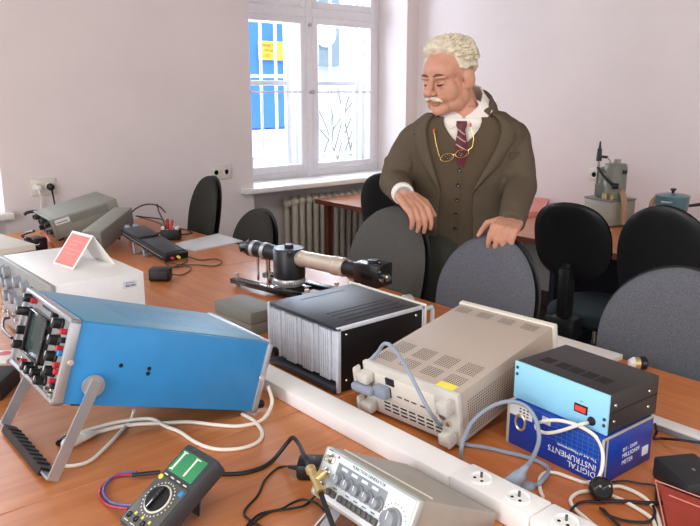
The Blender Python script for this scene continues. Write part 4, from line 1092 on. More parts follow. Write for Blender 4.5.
# ------------------------------------------------------------------ cables on the table
z = TZ+.0045
T_ = lambda *pp, zz=z: [at(x, y, zz) for x, y in pp]
hd = lambda x, y, h: at(x, y, TZ+h)
P = [hd(268, 386, .06), hd(272, 403, .02)]+T_((262, 420), (240, 426), (217, 425), (190, 422), (167, 423), (140, 424), (118, 427), (95, 433), (82, 437))
def iec(mb):
    a_, b_ = at(83, 437, TZ+.012), at(67, 444, TZ+.012); mb.cap(at(95, 433, TZ+.008), a_, .005, .010); mb.cap(a_, b_, .009, .012)
cable('mains_cable', 'cream power cord with a white connector lying under the blue oscilloscope', P, .0042, 'white_cable', extra=iec)
P = T_((242, 414), (254, 421), (262, 432), (258, 442), (240, 448.5), (215, 449), (195, 442), (180, 432), (165, 426), (150, 420), (120, 423), (96, 429), (80, 434))
cable('mains_cable', 'cream cord looping out behind the multimeter', [p+Vector((0, 0, .003 if i > 8 else 0)) for i, p in enumerate(P)], .004, 'white_cable')
P = [hd(134, 410, .03)]+T_((131, 419), (122, 430), (105, 448), (88, 462), (66, 466), (58, 460))
cable('mains_cable', 'greyish lead curving below the blue oscilloscope to its handle', P, .0036, 'cream')
P = [hd(66, 438, .02), hd(59, 443, .006)]; m = MB(); m.cap(P[0], P[1], .008, .007); tag(m.build('plug_tip', 'black_gloss'), 'small black plug tip at the white connector by the handle', 'plug')
# multimeter leads
def wire(lab, mt, P, r=.0026): cable('test_lead', lab, P, r, mt, 'lead')
P = [hd(128, 509, .035), hd(118, 508, .018), hd(107, 505, .005), hd(100, 497, .004), hd(101, 488, .004), hd(110, 479, .004), hd(122, 475, .006), hd(133, 474.5, .01)]
wire('red lead looping left from the multimeter', 'red_cable', P)
wire('dull blue lead looping left from the multimeter', 'blue_cable', [p+Vector((.008, .002, .001)) for p in P])
m = MB(); m.tube([hd(132, 475, .012), hd(146, 473.5, .012), hd(160, 472, .014)], .004); tag(m.build('probe', 'black_gloss'), 'black probe lying under the multimeter\'s left side', 'probe')
P = T_((205, 474), (225, 474), (243, 473), (261, 468), (272, 461))+[hd(280, 452, .015), hd(288, 442, .035), hd(293, 437.5, .05), hd(299, 444, .06), onx(304, 455, .650), onx(310.5, 469, .640)]
cable('coaxial_lead', 'thick black coaxial lead arching to the connector on the function generator', P, .0042, 'black_cable')
m = MB(); a_ = onx(310, 468, .640); b_ = onx(321, 493, .622); m.cyl(a_, b_, .0065, n=16); m.cyl(a_, a_+(b_-a_)*.16, .0085, n=16); m.cyl(a_+(b_-a_)*.84, b_, .0085, n=16); c_ = (a_+b_)/2; d_ = Vector((.018, .0, .006)); m.cyl(c_, c_+d_, .0075, n=16); m.cyl(c_+d_*.5, c_+d_*.75, .009, n=16)
tag(m.build('coaxial_tee', 'brass'), 'brass tee connector at the corner of the function generator', 'connector')
P = [onx(321, 493.5, .622), onx(325, 505, .612), onx(330, 518, .602), onx(335, 532, .595)]
cable('coaxial_lead', 'black coaxial lead running down out of the photo from the tee', P, .0042, 'black_cable')
c = at(313, 482); o = thing('power_adapter', 'black mains adapter behind the function generator\'s left corner', 'adapter', c, (0, 0, rad(-44)))
MB().box((-.032, .0, 0), (.03, .05, .032), .007).build('adapter_body', 'black', o)
m = MB(); p = hd(298, 468, .016); q_ = hd(289, 467, .014); m.cap(p, q_, .0048, .0032); tag(m.build('cord_relief', 'black_cable'), 'short black strain relief left of the mains adapter', 'plug')
z2 = lambda *pp: [at(x, y, TZ+.003) for x, y in pp]
cable('adapter_cord', 'thin black cord curving left from the mains adapter', [hd(290, 467, .013)]+z2((284, 466.5), (276, 469), (265, 480), (258, 495), (245, 510), (247, 518), (262, 527), (270, 532)), .0022, 'black_cable')
cable('adapter_cord', 'thin black cord crossing under the tee connector', z2((243, 530), (252, 520), (262, 513), (281, 509), (292, 503), (302, 499.5), (314, 502), (323, 509), (330, 520), (332, 532)), .002, 'black_cable')
cable('adapter_cord', 'thin black cord rising to the tee connector', z2((250, 526), (258, 519), (270, 512), (285, 509.5), (303, 506), (311, 500))+[hd(317, 494, .02)], .002, 'black_cable')
# grey mains leads between trunking, beige instrument and sockets
P = [onx(360, 386, .985), onx(363, 375, .985), onx(371, 360, 1.0), onx(378, 352, 1.005), onx(384, 344, 1.0), onx(391, 346, .99), onx(400, 357, .968), onx(413, 380, .957), onx(430, 412, .954), at(446, 432, TZ+.01), at(461, 443, TZ+.005), at(488, 448, TZ+.0045), at(505, 452, TZ+.0045), at(526, 457, TZ+.0045), at(543, 464, TZ+.0045), at(548.5, 471, TZ+.0045), at(541, 482, TZ+.012), onx(534, 486, 1.015)]
cable('mains_lead', 'grey lead arching from the beige instrument\'s plug down to the sockets', P, .0042, 'grey_cable')
P = [at(461, 458, TZ+.005), onx(461.5, 448, .985), onx(465, 436, 1.0), onx(473, 421, 1.03), onx(488, 408.6, 1.06), onx(502, 402.5, 1.08), onx(515, 402, 1.09), onx(528, 408, 1.09), onx(536.5, 422, 1.085), onx(539, 440, 1.07), onx(533, 457, 1.03), onx(526, 467, .99)]
cable('mains_lead', 'grey lead standing in a high arc in front of the blue box', P, .0042, 'grey_cable')
def pl(lab, a_, b_, c_):
    m = MB(); m.cap(a_, b_, .0055, .011); m.cap(b_, c_, .0125, .0165); m.cyl(c_, c_+(c_-b_).normalized()*.006, .0185, n=20); tag(m.build('mains_plug', 'grey_cable'), lab, 'plug')
pl('grey plug with its lead rising, standing behind the trunking', onx(526, 467, .99), onx(519, 476, .980), onx(511, 485, .972))
pl('grey plug with its lead lying flat, beside the other grey plug', onx(534, 486, 1.015), onx(529, 488, 1.01), onx(524, 490.5, 1.005))
# white lead of the small supply
fx = 1.128
P = [onx(591, 422, 1.136), onx(584, 423.5, 1.115), onx(577, 425.5, 1.105), onx(560, 431, 1.10), onx(546, 433, 1.10), onx(537, 429, 1.10), onx(537, 424, 1.10), onx(547, 420.5, 1.10), onx(563, 421, 1.105), onx(580, 426.5, 1.11), onx(595, 436, 1.112), onx(602, 449, 1.11), onx(602.5, 466, 1.095), onx(597, 479, 1.075), at(585, 482.5, TZ+.0045), at(571, 478, TZ+.0045), at(556, 473, TZ+.0045), at(545, 473, TZ+.0045), at(539.5, 479, TZ+.0045), at(540, 489, TZ+.0045), at(543, 497, TZ+.0045)]
cable('mains_lead', 'white lead looping from the light blue front of the small supply', P, .0034, 'white_cable')
P = T_((657, 530), (651, 518), (638, 509), (623, 500.5), (611, 495.5), (600, 492), (590, 491), (578, 493), (570.5, 500), (575, 509), (584, 517), (597, 528))
cable('mains_lead', 'white lead curled round the black plug at the lower right', P, .0034, 'white_cable')
P = T_((607, 489), (614, 486.5), (622, 487), (635, 492), (646, 499), (655, 510), (660, 524), (661, 532))
cable('mains_lead', 'white lead curving right from behind the black plug', P, .0034, 'white_cable')
c = at(601, 505.5); m = MB(); dd = Vector((-.45, -.55, .62)).normalized(); cc = Vector((c.x+.012, c.y+.012, TZ+.021))
m.lathe([(0, -.016), (.012, -.016), (.0185, -.008), (.0205, .004), (.0205, .012), (.018, .015), (.0165, .0135), (0, .0135)], (0, 0, 0), dd, 28)
o = thing('mains_plug', 'round black mains plug lying among the leads at the lower right', 'plug', cc)
m.build('plug_body', 'black_gloss', o)
u_, v_ = basis(dd); m = MB()
for s_ in (-1, 1): m.cyl(u_*(.008*s_)+dd*.013, u_*(.008*s_)+dd*.030, .0022, n=10)
m.build('pin', 'chrome', o)
bc = lambda lab, P, r=.0026: cable('black_lead', lab, P, r, 'black_cable')
z3 = lambda *pp: [at(x, y, TZ+.007) for x, y in pp]
bc('black lead running from the round plug to the trunking', z3((600, 502), (590, 501.5), (580, 502.5), (574, 507), (570, 512)))
bc('black lead running right from the round plug to the red sheet', z3((600, 501), (611, 501), (629, 501.5), (642, 502.5), (656, 503), (670, 503)), .0034)
bc('black lead curving below the round plug to the lower right', z3((600, 508), (608, 515), (622, 520), (636, 522), (650, 521), (655, 513), (653, 506)))
bc('black lead leaving the photo below the round plug', z3((603, 509), (611, 518), (620, 527), (624, 532)))
bc('thin black lead along the foot of the blue box', z3((612, 482), (625, 481), (640, 483.5), (655, 486), (656, 496), (657, 505)), .002)
bc('thin black lead from the blue box crossing the white duct', [onx(655, 424, 1.34), at(656.5, 432, TZ+.004), at(654, 438, TZ+.004), at(662, 438.5, TZ+.005), at(680, 440, TZ+.02), at(702, 443, TZ+.022)], .0026)
# ------------------------------------------------------------------ the man
DM = 2.74
pm = dep(462, 250, DM); PM = Vector((pm.x, pm.y, 0)); HZ = Vector((math.sin(HEAD), math.cos(HEAD), 0))
def L_(px, py, D=DM):
    w_ = dep(px, py, D)-PM; return Vector((w_.dot(RT), w_.dot(HZ), w_.z))
def remesh(mb, voxel, it=4, fac=.5):
    me = mb.mesh('tmp'); ob = bpy.data.objects.new('tmp', me); COL.objects.link(ob)
    r = ob.modifiers.new('r', 'REMESH'); r.mode = 'VOXEL'; r.voxel_size = voxel; r.use_smooth_shade = True
    s = ob.modifiers.new('s', 'SMOOTH'); s.factor = fac; s.iterations = it
    dg = bpy.context.evaluated_depsgraph_get(); dg.update()
    out = bpy.data.meshes.new_from_object(ob.evaluated_get(dg)); bpy.data.objects.remove(ob)
    for p in out.polygons: p.use_smooth = True
    return out
TY = rad(-17)                              # torso turned to the viewer's left
def sgnp(v, p): return math.copysign(abs(v)**p, v)
RINGS = [  # z, half width, half depth, x shift, y shift
    (.76, .175, .115, 0, .085), (.88, .178, .118, 0, .07), (1.0, .180, .122, 0, .05), (1.10, .186, .122, 0, .03), (1.18, .196, .120, 0, .012), (1.25, .200, .115, 0, -.005),
    (1.31, .192, .105, -.002, -.015), (1.345, .170, .092, -.005, -.02), (1.375, .122, .078, -.008, -.024), (1.40, .080, .070, -.010, -.028), (1.44, .062, .064, -.014, -.034)]
def rint(z):
    if z <= RINGS[0][0]: return RINGS[0][1:]
    for a, b in zip(RINGS, RINGS[1:]):
        if z <= b[0]:
            t = (z-a[0])/(b[0]-a[0]); return tuple(a[i]+(b[i]-a[i])*t for i in range(1, 5))
    return RINGS[-1][1:]
def tp(phi, z, off):       # phi = 0 straight in front, positive toward the viewer's right
    a, b, xs, ys = rint(z); x = (a+off)*sgnp(math.sin(phi), .85); y = -(b+off)*sgnp(math.cos(phi), .9)
    c, s = math.cos(TY), math.sin(TY)
    return Vector((x*c-y*s+xs, x*s+y*c+ys, z))

# --- joints
SR, SL_ = L_(417, 131, 2.675), L_(510, 127, 2.59)
ER, EL = L_(394, 181, 2.68), L_(521, 183, 2.57)
WR, WL = L_(403, 194, 2.50), L_(512, 221, 2.38)
HC = L_(448, 78, 2.545)                     # head centre
hq = (Euler((rad(17), 0, 0)).to_matrix())
HR = Matrix.Rotation(rad(-46), 3, 'Z') @ Matrix.Rotation(rad(12), 3, 'X')
HS = 1.03
HM = Matrix.Translation(HC) @ (HR*HS).to_4x4()

body = MB()
# head
hb = MB(HM); E_ = hb.ell
E_((0, .018, .04), (.075, .096, .082), n=28, m=20)
E_((0, -.014, -.035), (.066, .074, .080), n=24, m=16)
E_((0, -.030, .035), (.066, .062, .055), n=24, m=16)            # forehead
E_((0, -.066, -.098), (.026, .022, .018)); E_((0, -.045, -.09), (.045, .04, .025))
for s_ in (-1, 1):
    E_((s_*.034, -.048, -.034), (.037, .032, .044)); E_((s_*.029, -.078, .018), (.028, .015, .009))
    E_((s_*.030, -.072, -.002), (.017, .013, .011)); E_((s_*.030, -.070, -.014), (.018, .013, .006))
    E_((s_*.044, -.018, -.078), (.024, .05, .03)); E_((s_*.056, .008, -.055), (.018, .024, .035)); E_((s_*.012, -.098, -.034), (.009, .011, .008))
    E_((s_*.080, .016, -.006), (.009, .022, .034), Matrix.Rotation(rad(-s_*26), 3, 'Z')); E_((s_*.072, .006, -.03), (.008, .012, .014))
hb.cap((0, -.084, .012), (0, -.115, -.028), .0085, .0145); E_((0, -.110, -.034), (.013, .013, .010))
E_((0, -.083, -.058), (.028, .014, .012)); E_((0, -.086, -.071), (.020, .010, .0055))
hb.cap((0, .045, -.05), HM.inverted() @ Vector((-.006, -.022, 1.37)), .051, .052)
tmp = hb.mesh('h'); body.bm.from_mesh(tmp)
# torso and legs
body.loft([[tp(2*PI*i/40, z, -.006 if z < 1.29 else -.022) for i in range(40)] for z in (.76, .82, .88, .94, 1.0, 1.06, 1.12, 1.18, 1.22, 1.26, 1.30, 1.33, 1.36, 1.385, 1.40)])
for s_ in (-1, 1):
    body.cap((s_*.09, .0, .84), (s_*.10, .0, .47), .092, .058); body.cap((s_*.10, 0, .47), (s_*.10, .02, .10), .056, .036); body.cap((s_*.10, .03, .06), (s_*.11, -.12, .045), .038, .034)
# arms
body.cap(SR+Vector((.02, 0, -.02)), ER, .052, .04); body.cap(ER, WR, .038, .027); body.cap(SL_+Vector((-.02, 0, -.02)), EL, .052, .04); body.cap(EL, WL, .038, .027)
# hands: wrist, palm frame (f fingers, s toward the thumb, n out of the back of the hand)
def hand(mb, w, f, n, curls, thumb, size=1., spread=.06, tside=1):
    f = Vector(f).normalized(); n = Vector(n); n = (n-f*n.dot(f)).normalized(); s = f.cross(n).normalized()*tside
    k = size; palm = w+f*.012
    for u in (-.030, -.010, .010, .030): mb.cap(palm+s*(u*.75*k), w+f*(.085*k)+s*(u*k)-n*.002, .0145*k, .0115*k)
    mb.ell(w+f*(.05*k)+s*.002-n*.004, (.03*k, .034*k, .016*k), Matrix((f, s, n)).transposed())
    for i, (u, ln_) in enumerate(((.032, .072), (.011, .080), (-.010, .074), (-.031, .058))):
        p = w+f*(.086*k)+s*(u*k); d = (f+s*(u*spread*10)).normalized(); a = 0
        for j, (fr, ra, rb) in enumerate(((.45, .0098, .0090), (.31, .0090, .0082), (.24, .0082, .0072))):
            a += curls[i][j]; d2 = (d*math.cos(a)-n*math.sin(a)).normalized(); q = p+d2*(ln_*k*fr); mb.cap(p, q, ra*k, rb*k, 10); p = q
    p = w+f*(.022*k)+s*(.030*k); d1 = (s*thumb[0]+f*thumb[1]-n*thumb[2]).normalized(); q = p+d1*.04*k; mb.cap(p, q, .0135*k, .0105*k, 10)
    d2 = (s*thumb[3]+f*thumb[4]-n*thumb[5]).normalized(); mb.cap(q, q+d2*.030*k, .0102*k, .0088*k, 10); q2 = q+d2*.03*k
    d3 = (d2+f*.3-n*.2).normalized(); mb.cap(q2, q2+d3*.020*k, .0088*k, .0072*k, 10)
KR = L_(417, 208, 2.44); fR = (KR-WR)
hand(body, WR, fR, Vector((.25, -.62, .75)), [(.55, .55, .35), (.6, .6, .4), (.62, .62, .4), (.6, .6, .4)], (.75, .6, .35, .3, .8, .55), 1.12, tside=-1)
KL = L_(501, 232, 2.26); fL = (KL-WL)
hand(body, WL, fL, Vector((-.1, -.55, .83)), [(.75, .8, .5), (.8, .85, .5), (.8, .85, .5), (.75, .8, .5)], (.8, .5, .3, .2, .8, .6), 1.12, tside=1)
me = remesh(body, .0034, 5, .5); me.name = 'person'
man = link('person', me, 'skin'); man.location = PM; man.rotation_euler = (0, 0, -HEAD)
tag(man, 'elderly white haired man in a brown suit looking down, hands on two chair backs', 'person')

# --- hair
HL = ((0, .60), (.45, .62), (.8, .52), (1.05, .40), (1.2, -.10), (1.42, -.22), (1.52, -.16), (1.7, -.14), (1.95, -.2), (2.05, -.40), (2.4, -.52), (3.2, -.58))
def hairline(d):
    a = abs(math.atan2(d.x, -d.y))
    for (a0, e0), (a1, e1) in zip(HL, HL[1:]):
        if a <= a1: return e0+(e1-e0)*(a-a0)/(a1-a0)
    return -.58
hm = MB(HM); bmesh.ops.create_icosphere(hm.bm, subdivisions=6, radius=1)
vs = []
for v in hm.bm.verts:
    d = v.co.normalized(); p = Vector((d.x*.0765, d.y*.098+.018, d.z*.084+.04))
    lim = hairline(d)
    k = d.z-lim; t = max(0, min(1, k/.09)); face = -d.y
    n1 = noise.noise((p.x*26+p.z*8, p.y*9, p.z*26)); n2 = noise.noise((p.x*70, p.y*22, p.z*70))
    th = .013+.010*n1+.003*n2
    if face > .2 and d.z > .55: th += .010*(1-abs(d.x))            # swept up front
    if face < -.3 and d.z > -.2: th += .006
    if d.z < .25: th *= .55
    g_ = -.010+(th+.010)*t**.6
    vs.append(p+Vector((d.x, d.y, d.z))*g_)
for v, p in zip(hm.bm.verts, vs): v.co = HM @ p
hair = hm.build('hair', 'hair', man, 80)
st = MB(HM); random.seed(11)
for i in range(420):
    a = random.uniform(-PI, PI); e = random.uniform(.15, 1.35); d = Vector((math.cos(e)*math.sin(a), -math.cos(e)*math.cos(a), math.sin(e)))
    lim = hairline(d)+.08
    if d.z < lim: continue
    p = Vector((d.x*.0765, d.y*.098+.018, d.z*.084+.04)); nn = d
    fl = Vector((.35*math.copysign(1, d.x+.2), .9, -.15)); fl = (fl-nn*fl.dot(nn)).normalized()
    r1 = random.uniform(.015, .03); b0 = p+nn*.010
    st.tube([b0, b0+fl*r1*.5+nn*random.uniform(.006, .013), b0+fl*r1+nn*random.uniform(.002, .008)], [.0035, .003, .0008], 5, 3)
st.build('hair_tuft', 'hair', hair)
# moustache, brows, eyes, mouth
mm_ = MB(HM)
for s_ in (-1, 1):
    mm_.tube([(s_*.000, -.1005, -.047), (s_*.014, -.099, -.0505), (s_*.026, -.091, -.0565), (s_*.034, -.083, -.063)], [.0065, .0085, .0070, .0025], 8, 5)
mm_.build('moustache', 'hair', man, 80)
mb_ = MB(HM)
for s_ in (-1, 1): mb_.tube([(s_*.012, -.0905, .0215), (s_*.026, -.0915, .027), (s_*.043, -.082, .0245), (s_*.05, -.074, .019)], [.002, .0046, .0038, .001], 8, 5)
mb_.build('eyebrow', 'brow', man, 80)
for s_ in (-1, 1):
    m = MB(HM); m.tube([(s_*.017, -.0825, -.0065), (s_*.025, -.0856, -.0085), (s_*.034, -.0846, -.0085), (s_*.043, -.0778, -.0055)], [.001, .0026, .0026, .001], 8, 5); m.build('eye', 'eye_dark', man, 80)
m = MB(HM); m.tube([(-.021, -.0885, -.066), (-.008, -.0962, -.0655), (.008, -.0962, -.0655), (.021, -.0885, -.066)], [.001, .0022, .0022, .001], 8, 5); m.build('mouth', 'lip', man, 80)

# --- clothes
def band(z0, z1, nz, f0, f1, off, name, mt, thick=.006, K=48, parent=man, closed=False):
    m = MB(); fr, bk = [], []
    for j in range(nz+1):
        z = z0+(z1-z0)*j/nz; a, b = f0(z), f1(z); fr.append([tp(a+(b-a)*i/K, z, off) for i in range(K+1)]); bk.append([tp(a+(b-a)*i/K, z, off-thick) for i in range(K+1)])
    m.sheet(fr); m.sheet([r[::-1] for r in bk])
    for A, B in ((fr[0], bk[0]), (fr[-1], bk[-1])): m.sheet([A, B])
    m.sheet([[r[0] for r in fr], [r[0] for r in bk]]); m.sheet([[r[-1] for r in fr], [r[-1] for r in bk]])
    bmesh.ops.remove_doubles(m.bm, verts=m.bm.verts[:], dist=1e-5)
    return m if name is None else m.build(name, mt, parent, 50)
F0 = .0
# shirt
band(1.08, 1.36, 20, lambda z: -.8, lambda z: .8, -.002, 'shirt', 'shirt', .006)
# collar leaves
def neck(t, r, dz):
    x, y = r*math.sin(t), -r*math.cos(t); c_, s_ = math.cos(TY), math.sin(TY)
    z = 1.412-.050*math.cos(t)+dz; k = z-1.41
    return Vector((x*c_-y*s_-.008-k*.06, x*s_+y*c_-.024-k*.05, z))
for s_ in (-1, 1):
    ts = (.08, .4, .8, 1.2, 1.7, 2.3, 3.0); lr = (.088, .109, .111, .105, .096, .089, .086); ldz = (-.020, -.042, -.018, -.008, -.016, -.030, -.037); tdz = (.004, .012, .022, .028, .030, .026, .020)
    top = [neck(s_*t, .064, d) for t, d in zip(ts, tdz)]; low = [neck(s_*t, r, d) for t, r, d in zip(ts, lr, ldz)]
    inn = [neck(s_*t, .059, d-.004) for t, d in zip(ts, tdz)]; inl = [neck(s_*t, r-.008, d) for t, r, d in zip(ts, lr, ldz)]
    m = MB(); m.sheet([top, low]); m.sheet([inl, inn]); m.sheet([low, inl]); m.sheet([inn, top]); m.sheet([[top[0], low[0]], [inn[0], inl[0]]])
    bmesh.ops.remove_doubles(m.bm, verts=m.bm.verts[:], dist=1e-5); m.build('shirt_collar', 'shirt', man, 60)
# tie
m = MB(); cz = tp(0, 1.352, .020)
rows = []
for z, w_, o_ in ((1.352, .018, .020), (1.337, .019, .024), (1.322, .013, .020), (1.30, .017, .016), (1.25, .025, .010), (1.19, .028, .006)):
    c_ = tp(0, z, o_); e_ = (tp(.1, z, o_)-tp(-.1, z, o_)).normalized(); nrm = Vector((e_.y, -e_.x, 0)); rows.append([c_-e_*w_, c_-e_*w_*.5+nrm*.005, c_+nrm*.007, c_+e_*w_*.5+nrm*.005, c_+e_*w_, c_-nrm*.004])
m.loft(rows); tie = m.build('tie', 'tie', man, 60)
m = MB()
for z in (1.315, 1.29, 1.262):
    w_ = .014+(1.315-z)*.11; o_ = .0215-(1.315-z)*.08; c_ = tp(0, z, o_); e_ = (tp(.1, z, o_)-tp(-.1, z, o_)).normalized(); nrm = Vector((e_.y, -e_.x, 0))
    m.tube([c_-e_*w_*.9+Vector((0, 0, .010))-nrm*.002, c_+nrm*.0045, c_+e_*w_*.9-Vector((0, 0, .010))-nrm*.002], .0022, 6)
m.build('tie_stripe', 'tie_stripe', tie)
# vest with V neck
vz = 1.255
vf = lambda z: -.03 if z < vz else -.03+min(1., (z-vz)/.13)*.52
for s_ in (-1, 1):
    if s_ > 0: band(.86, 1.365, 34, lambda z: vf(z) if z > .90 else -.03+(.90-z)*3.2, lambda z: 1.5, .010, 'vest_front', 'vest', .006)
    else: band(.86, 1.365, 34, lambda z: -1.5, lambda z: -(vf(z) if z > .90 else -.03+(.90-z)*3.2), .0125, 'vest_front', 'vest', .006)
for z in (1.235, 1.18, 1.125, 1.07, 1.015, .96):
    c_ = tp(-.0, z, .0135); n_ = Vector((math.sin(TY), -math.cos(TY), 0)); m = MB(); m.lathe([(0, 0), (.0065, 0), (.0068, .002), (.005, .0035), (0, .003)], c_, n_, 14); m.build('vest_button', 'black_gloss', man)
# jacket shell with open front + sleeves fused
jm = MB()
def jf(z):   # half opening (angle) of the jacket front
    return .19+.08*max(0, (1.10-z)/.2)**1.2 if z < 1.10 else .19+.60*((z-1.10)/.29)**1.1
t_ = band(.745, 1.378, 40, lambda z: jf(z)+.02, lambda z: 2*PI-(jf(z)*.80+.10), .022, None, None, .014, 90)
tmp = t_.mesh('j'); jm.bm.from_mesh(tmp)
def sleeve(S, E, W_, inner):
    up = (S-E).normalized(); P = [S+Vector((inner*.035, 0, .006)), S+Vector((inner*-.008, 0, -.035)), (S+E)/2, E+up*.03, E+(W_-E)*.12, (E+W_)/2, W_]
    jm.cap(P[0], P[1], .050, .062, 20); jm.tube([P[1], P[2], P[3], P[4], P[5], P[6]], [.064, .064, .060, .058, .052, .044], 20, 6)
    for i in range(5):      # sleeve folds near the elbow
        t = .15+.17*i; c_ = E+(S-E)*t*.55; d_ = (S-E).normalized(); a_ = basis(d_); c2 = c_+a_[0]*(.046*math.cos(i*2.1))+a_[1]*(.046*math.sin(i*2.1)); jm.ell(c2, (.026, .022, .016), Matrix.Rotation(.5*i, 3, 'Y'), 10, 8)
sleeve(SR, ER, WR-(WR-ER)*.06, 1); sleeve(SL_, EL, WL+(WL-EL)*.06, -1)
# collar at the neck
pts = [neck(a, .090, -.006) for a in [(.95+(2*PI-1.9)*i/20) for i in range(21)]]; jm.tube(pts, .013, 8, 2); pts = [neck(a, .096, -.024) for a in [(.95+(2*PI-1.9)*i/20) for i in range(21)]]; jm.tube(pts, .016, 8, 2)
me = remesh(jm, .0055, 5, .5)
NV = [v.normal.copy() for v in me.vertices]; CV = [v.co.copy() for v in me.vertices]
for v, c_, n_ in zip(me.vertices, CV, NV): v.co = c_+n_*(noise.noise(c_*16)*.0035+noise.noise(c_*34)*.0015)
me.name = 'jacket'; jk = link('jacket', me, 'jacket', man)
# lapels
for s_ in (-1, 1):
    e = lambda z: (jf(z)+.015) if s_ > 0 else -(jf(z)*.80+.095)
    prof = [(1.10, .0, .005), (1.145, .0, .09), (1.20, 0, .20), (1.255, 0, .31), (1.285, 0, .38), (1.29, 0, .27), (1.32, .0, .28), (1.35, .0, .25), (1.372, 0, .20)]
    m = MB(); rows = []
    for z, a_, w_ in prof:
        K = 6; top = [tp(e(z)+s_*(-.01+w_*i/K), z+.02*(i/K)*(z > 1.22)*(z < 1.288), .0305+.004*math.sin(PI*i/K)) for i in range(K+1)]
        bot = [tp(e(z)+s_*(-.01+w_*i/K), z+.02*(i/K)*(z > 1.22)*(z < 1.288), .0235) for i in range(K+1)]
        rows.append(top+bot[::-1])
    m.loft(rows); m.build('lapel', 'jacket', jk, 50)
m = MB(); rows = []
for i in range(5):
    a_ = .80+.20*i; rows.append([tp(a_, 1.222+.001*i+dz, .026+o_) for dz, o_ in ((0, 0), (.022, 0), (.022, .004), (0, .004))])
m.loft(rows); m.build('breast_pocket', 'jacket', jk, 50)
# trousers and shoes
m = MB()
m.loft([[tp(2*PI*i/32, z, .006) for i in range(32)] for z in (.77, .82, .88, .93, .955)])
for s_ in (-1, 1):
    m.cap((s_*.09, .0, .84), (s_*.10, .0, .47), .102, .08); m.cap((s_*.10, 0, .47), (s_*.10, .02, .10), .08, .07)
me = remesh(m, .009, 5); me.name = 'trousers'; link('trousers', me, 'trousers', man)
for s_ in (-1, 1):
    m = MB(); m.cap((s_*.10, .04, .05), (s_*.112, -.10, .045), .043, .04); m.box((s_*.105-.042, -.14, 0), (s_*.105+.042, .08, .018), .006)
    me = remesh(m, .006, 3); me.name = 'shoe'; link('shoe', me, 'shoe', man)
# shirt cuffs
for E__, W__, k in ((ER, WR, .0), (EL, WL, .0)):
    d_ = (W__-E__).normalized(); m = MB(); m.cyl(W__-d_*.03, W__+d_*.008, .040, .0385, 24, .003); m.build('shirt_cuff', 'shirt', man)
d_ = (WR-ER).normalized(); m = MB(); u_, v_ = basis(d_); c_ = WR+d_*.012; m.cyl(c_-d_*.002, c_+d_*.003, .0290, .0290, 24); m.build('wrist_watch', 'silver', man)
# hanging spectacles
def fr_(px, py, o_=.03):      # point in front of the chest seen at a pixel
    for k in range(120):
        p = L_(px, py, DM-.36+.003*k); a_, b_, xs, ys = rint(p.z); c_, s_ = math.cos(-TY), math.sin(-TY); x, y = p.x-xs, p.y-ys; x, y = x*c_-y*s_, x*s_+y*c_
        if (abs(x)/(a_+o_))**2+(abs(y)/(b_+o_))**2 <= 1: return p
    return L_(px, py, DM-.15)
lA, lB = fr_(447, 157.5, .042), fr_(462, 153.5, .042); tA = fr_(434, 131, .036); tB = fr_(470.5, 125, .036); hA = fr_(439.5, 157, .036); hB = fr_(472.5, 146.5, .036)
m = MB(); m.tube([tA, fr_(436, 143, .036), hA], .0016, 6); m.tube([tB, fr_(473.5, 137, .036), hB], .0016, 6)
ex = (lB-lA).normalized(); ez = Vector((0, 0, 1)); ez = (ez-ex*ez.dot(ex)).normalized(); ey = ez.cross(ex)
for c_ in (lA, lB): m.tube([c_+ex*(.024*math.cos(t))+ez*(.013*math.sin(t)) for t in [2*PI*i/18 for i in range(19)]], .0016, 6, 1)
m.tube([lA+ex*.024, (lA+lB)/2+ez*.006, lB-ex*.024], .0016, 6); m.tube([hA, lA-ex*.024+ez*.004], .0016, 6); m.tube([hB, lB+ex*.024+ez*.004], .0016, 6)
sp_ = m.build('spectacles', 'gold', man)
for c_ in (lA, lB): m = MB(); m.ell(c_, (.023, .0012, .0125), Matrix((ex, ey, ez)).transposed()); m.build('lens', 'glass', sp_)
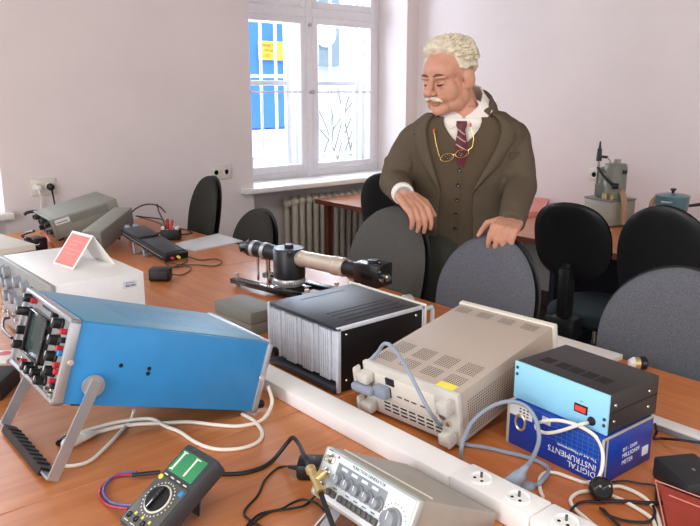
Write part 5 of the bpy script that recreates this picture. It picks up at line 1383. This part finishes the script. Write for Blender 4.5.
for p in (tA, tB): m = MB(); m.ell(p, (.004, .004, .008)); m.build('ear_tip', 'orange_paper', sp_)

# ------------------------------------------------------------------ light
w = bpy.data.worlds.new('world'); SC.world = w; w.use_nodes = True
nt = w.node_tree; bg = nt.nodes['Background']
tc = nt.nodes.new('ShaderNodeTexCoord'); sp = nt.nodes.new('ShaderNodeSeparateXYZ'); rp = nt.nodes.new('ShaderNodeValToRGB')
nt.links.new(tc.outputs['Generated'], sp.inputs[0]); nt.links.new(sp.outputs['Z'], rp.inputs['Fac'])
rp.color_ramp.elements[0].color = (.85, .84, .84, 1); rp.color_ramp.elements[0].position = 0
rp.color_ramp.elements[1].color = (.86, .93, 1.0, 1); rp.color_ramp.elements[1].position = .6
nt.links.new(rp.outputs['Color'], bg.inputs['Color']); bg.inputs['Strength'].default_value = 1.5
def area(name, loc, target, sx, sy, power, col):
    l = bpy.data.lights.new(name, 'AREA'); l.shape = 'RECTANGLE'; l.size = sx; l.size_y = sy; l.energy = power; l.color = col
    o = bpy.data.objects.new(name, l); COL.objects.link(o); o.location = loc
    o.rotation_euler = (Vector(target)-Vector(loc)).to_track_quat('-Z', 'Y').to_euler(); return o
area('window_daylight', (3.34, YW+.9, 1.9), (2.6, 1.0, .8), 1.4, 1.7, 90, (.86, .93, 1))
area('window_daylight', (.15, YW+.9, 1.9), (.6, 1.0, .8), 1.7, 1.7, 110, (.86, .93, 1))
area('left_fill', (-2.6, .6, 1.9), (1.2, 1.2, .9), 1.8, 2.6, 80, (.95, .96, 1))  # added fill light on the open left side, no window built there
area('ceiling_fill', (.3, -.4, 3.05), (.9, .7, .75), 1.6, .5, 25, (1, .93, .84))  # added overhead fill, no lamp fitting built
sl_ = bpy.data.lights.new('sun', 'SUN'); sl_.energy = 3; sl_.angle = .02; so = bpy.data.objects.new('sun', sl_); COL.objects.link(so); so.rotation_euler = (rad(38), 0, rad(-20))
vs_ = SC.view_settings; vs_.view_transform = 'Standard'; vs_.look = 'None'; vs_.gamma = 1; vs_.exposure = 0.14; vs_.use_curve_mapping = False
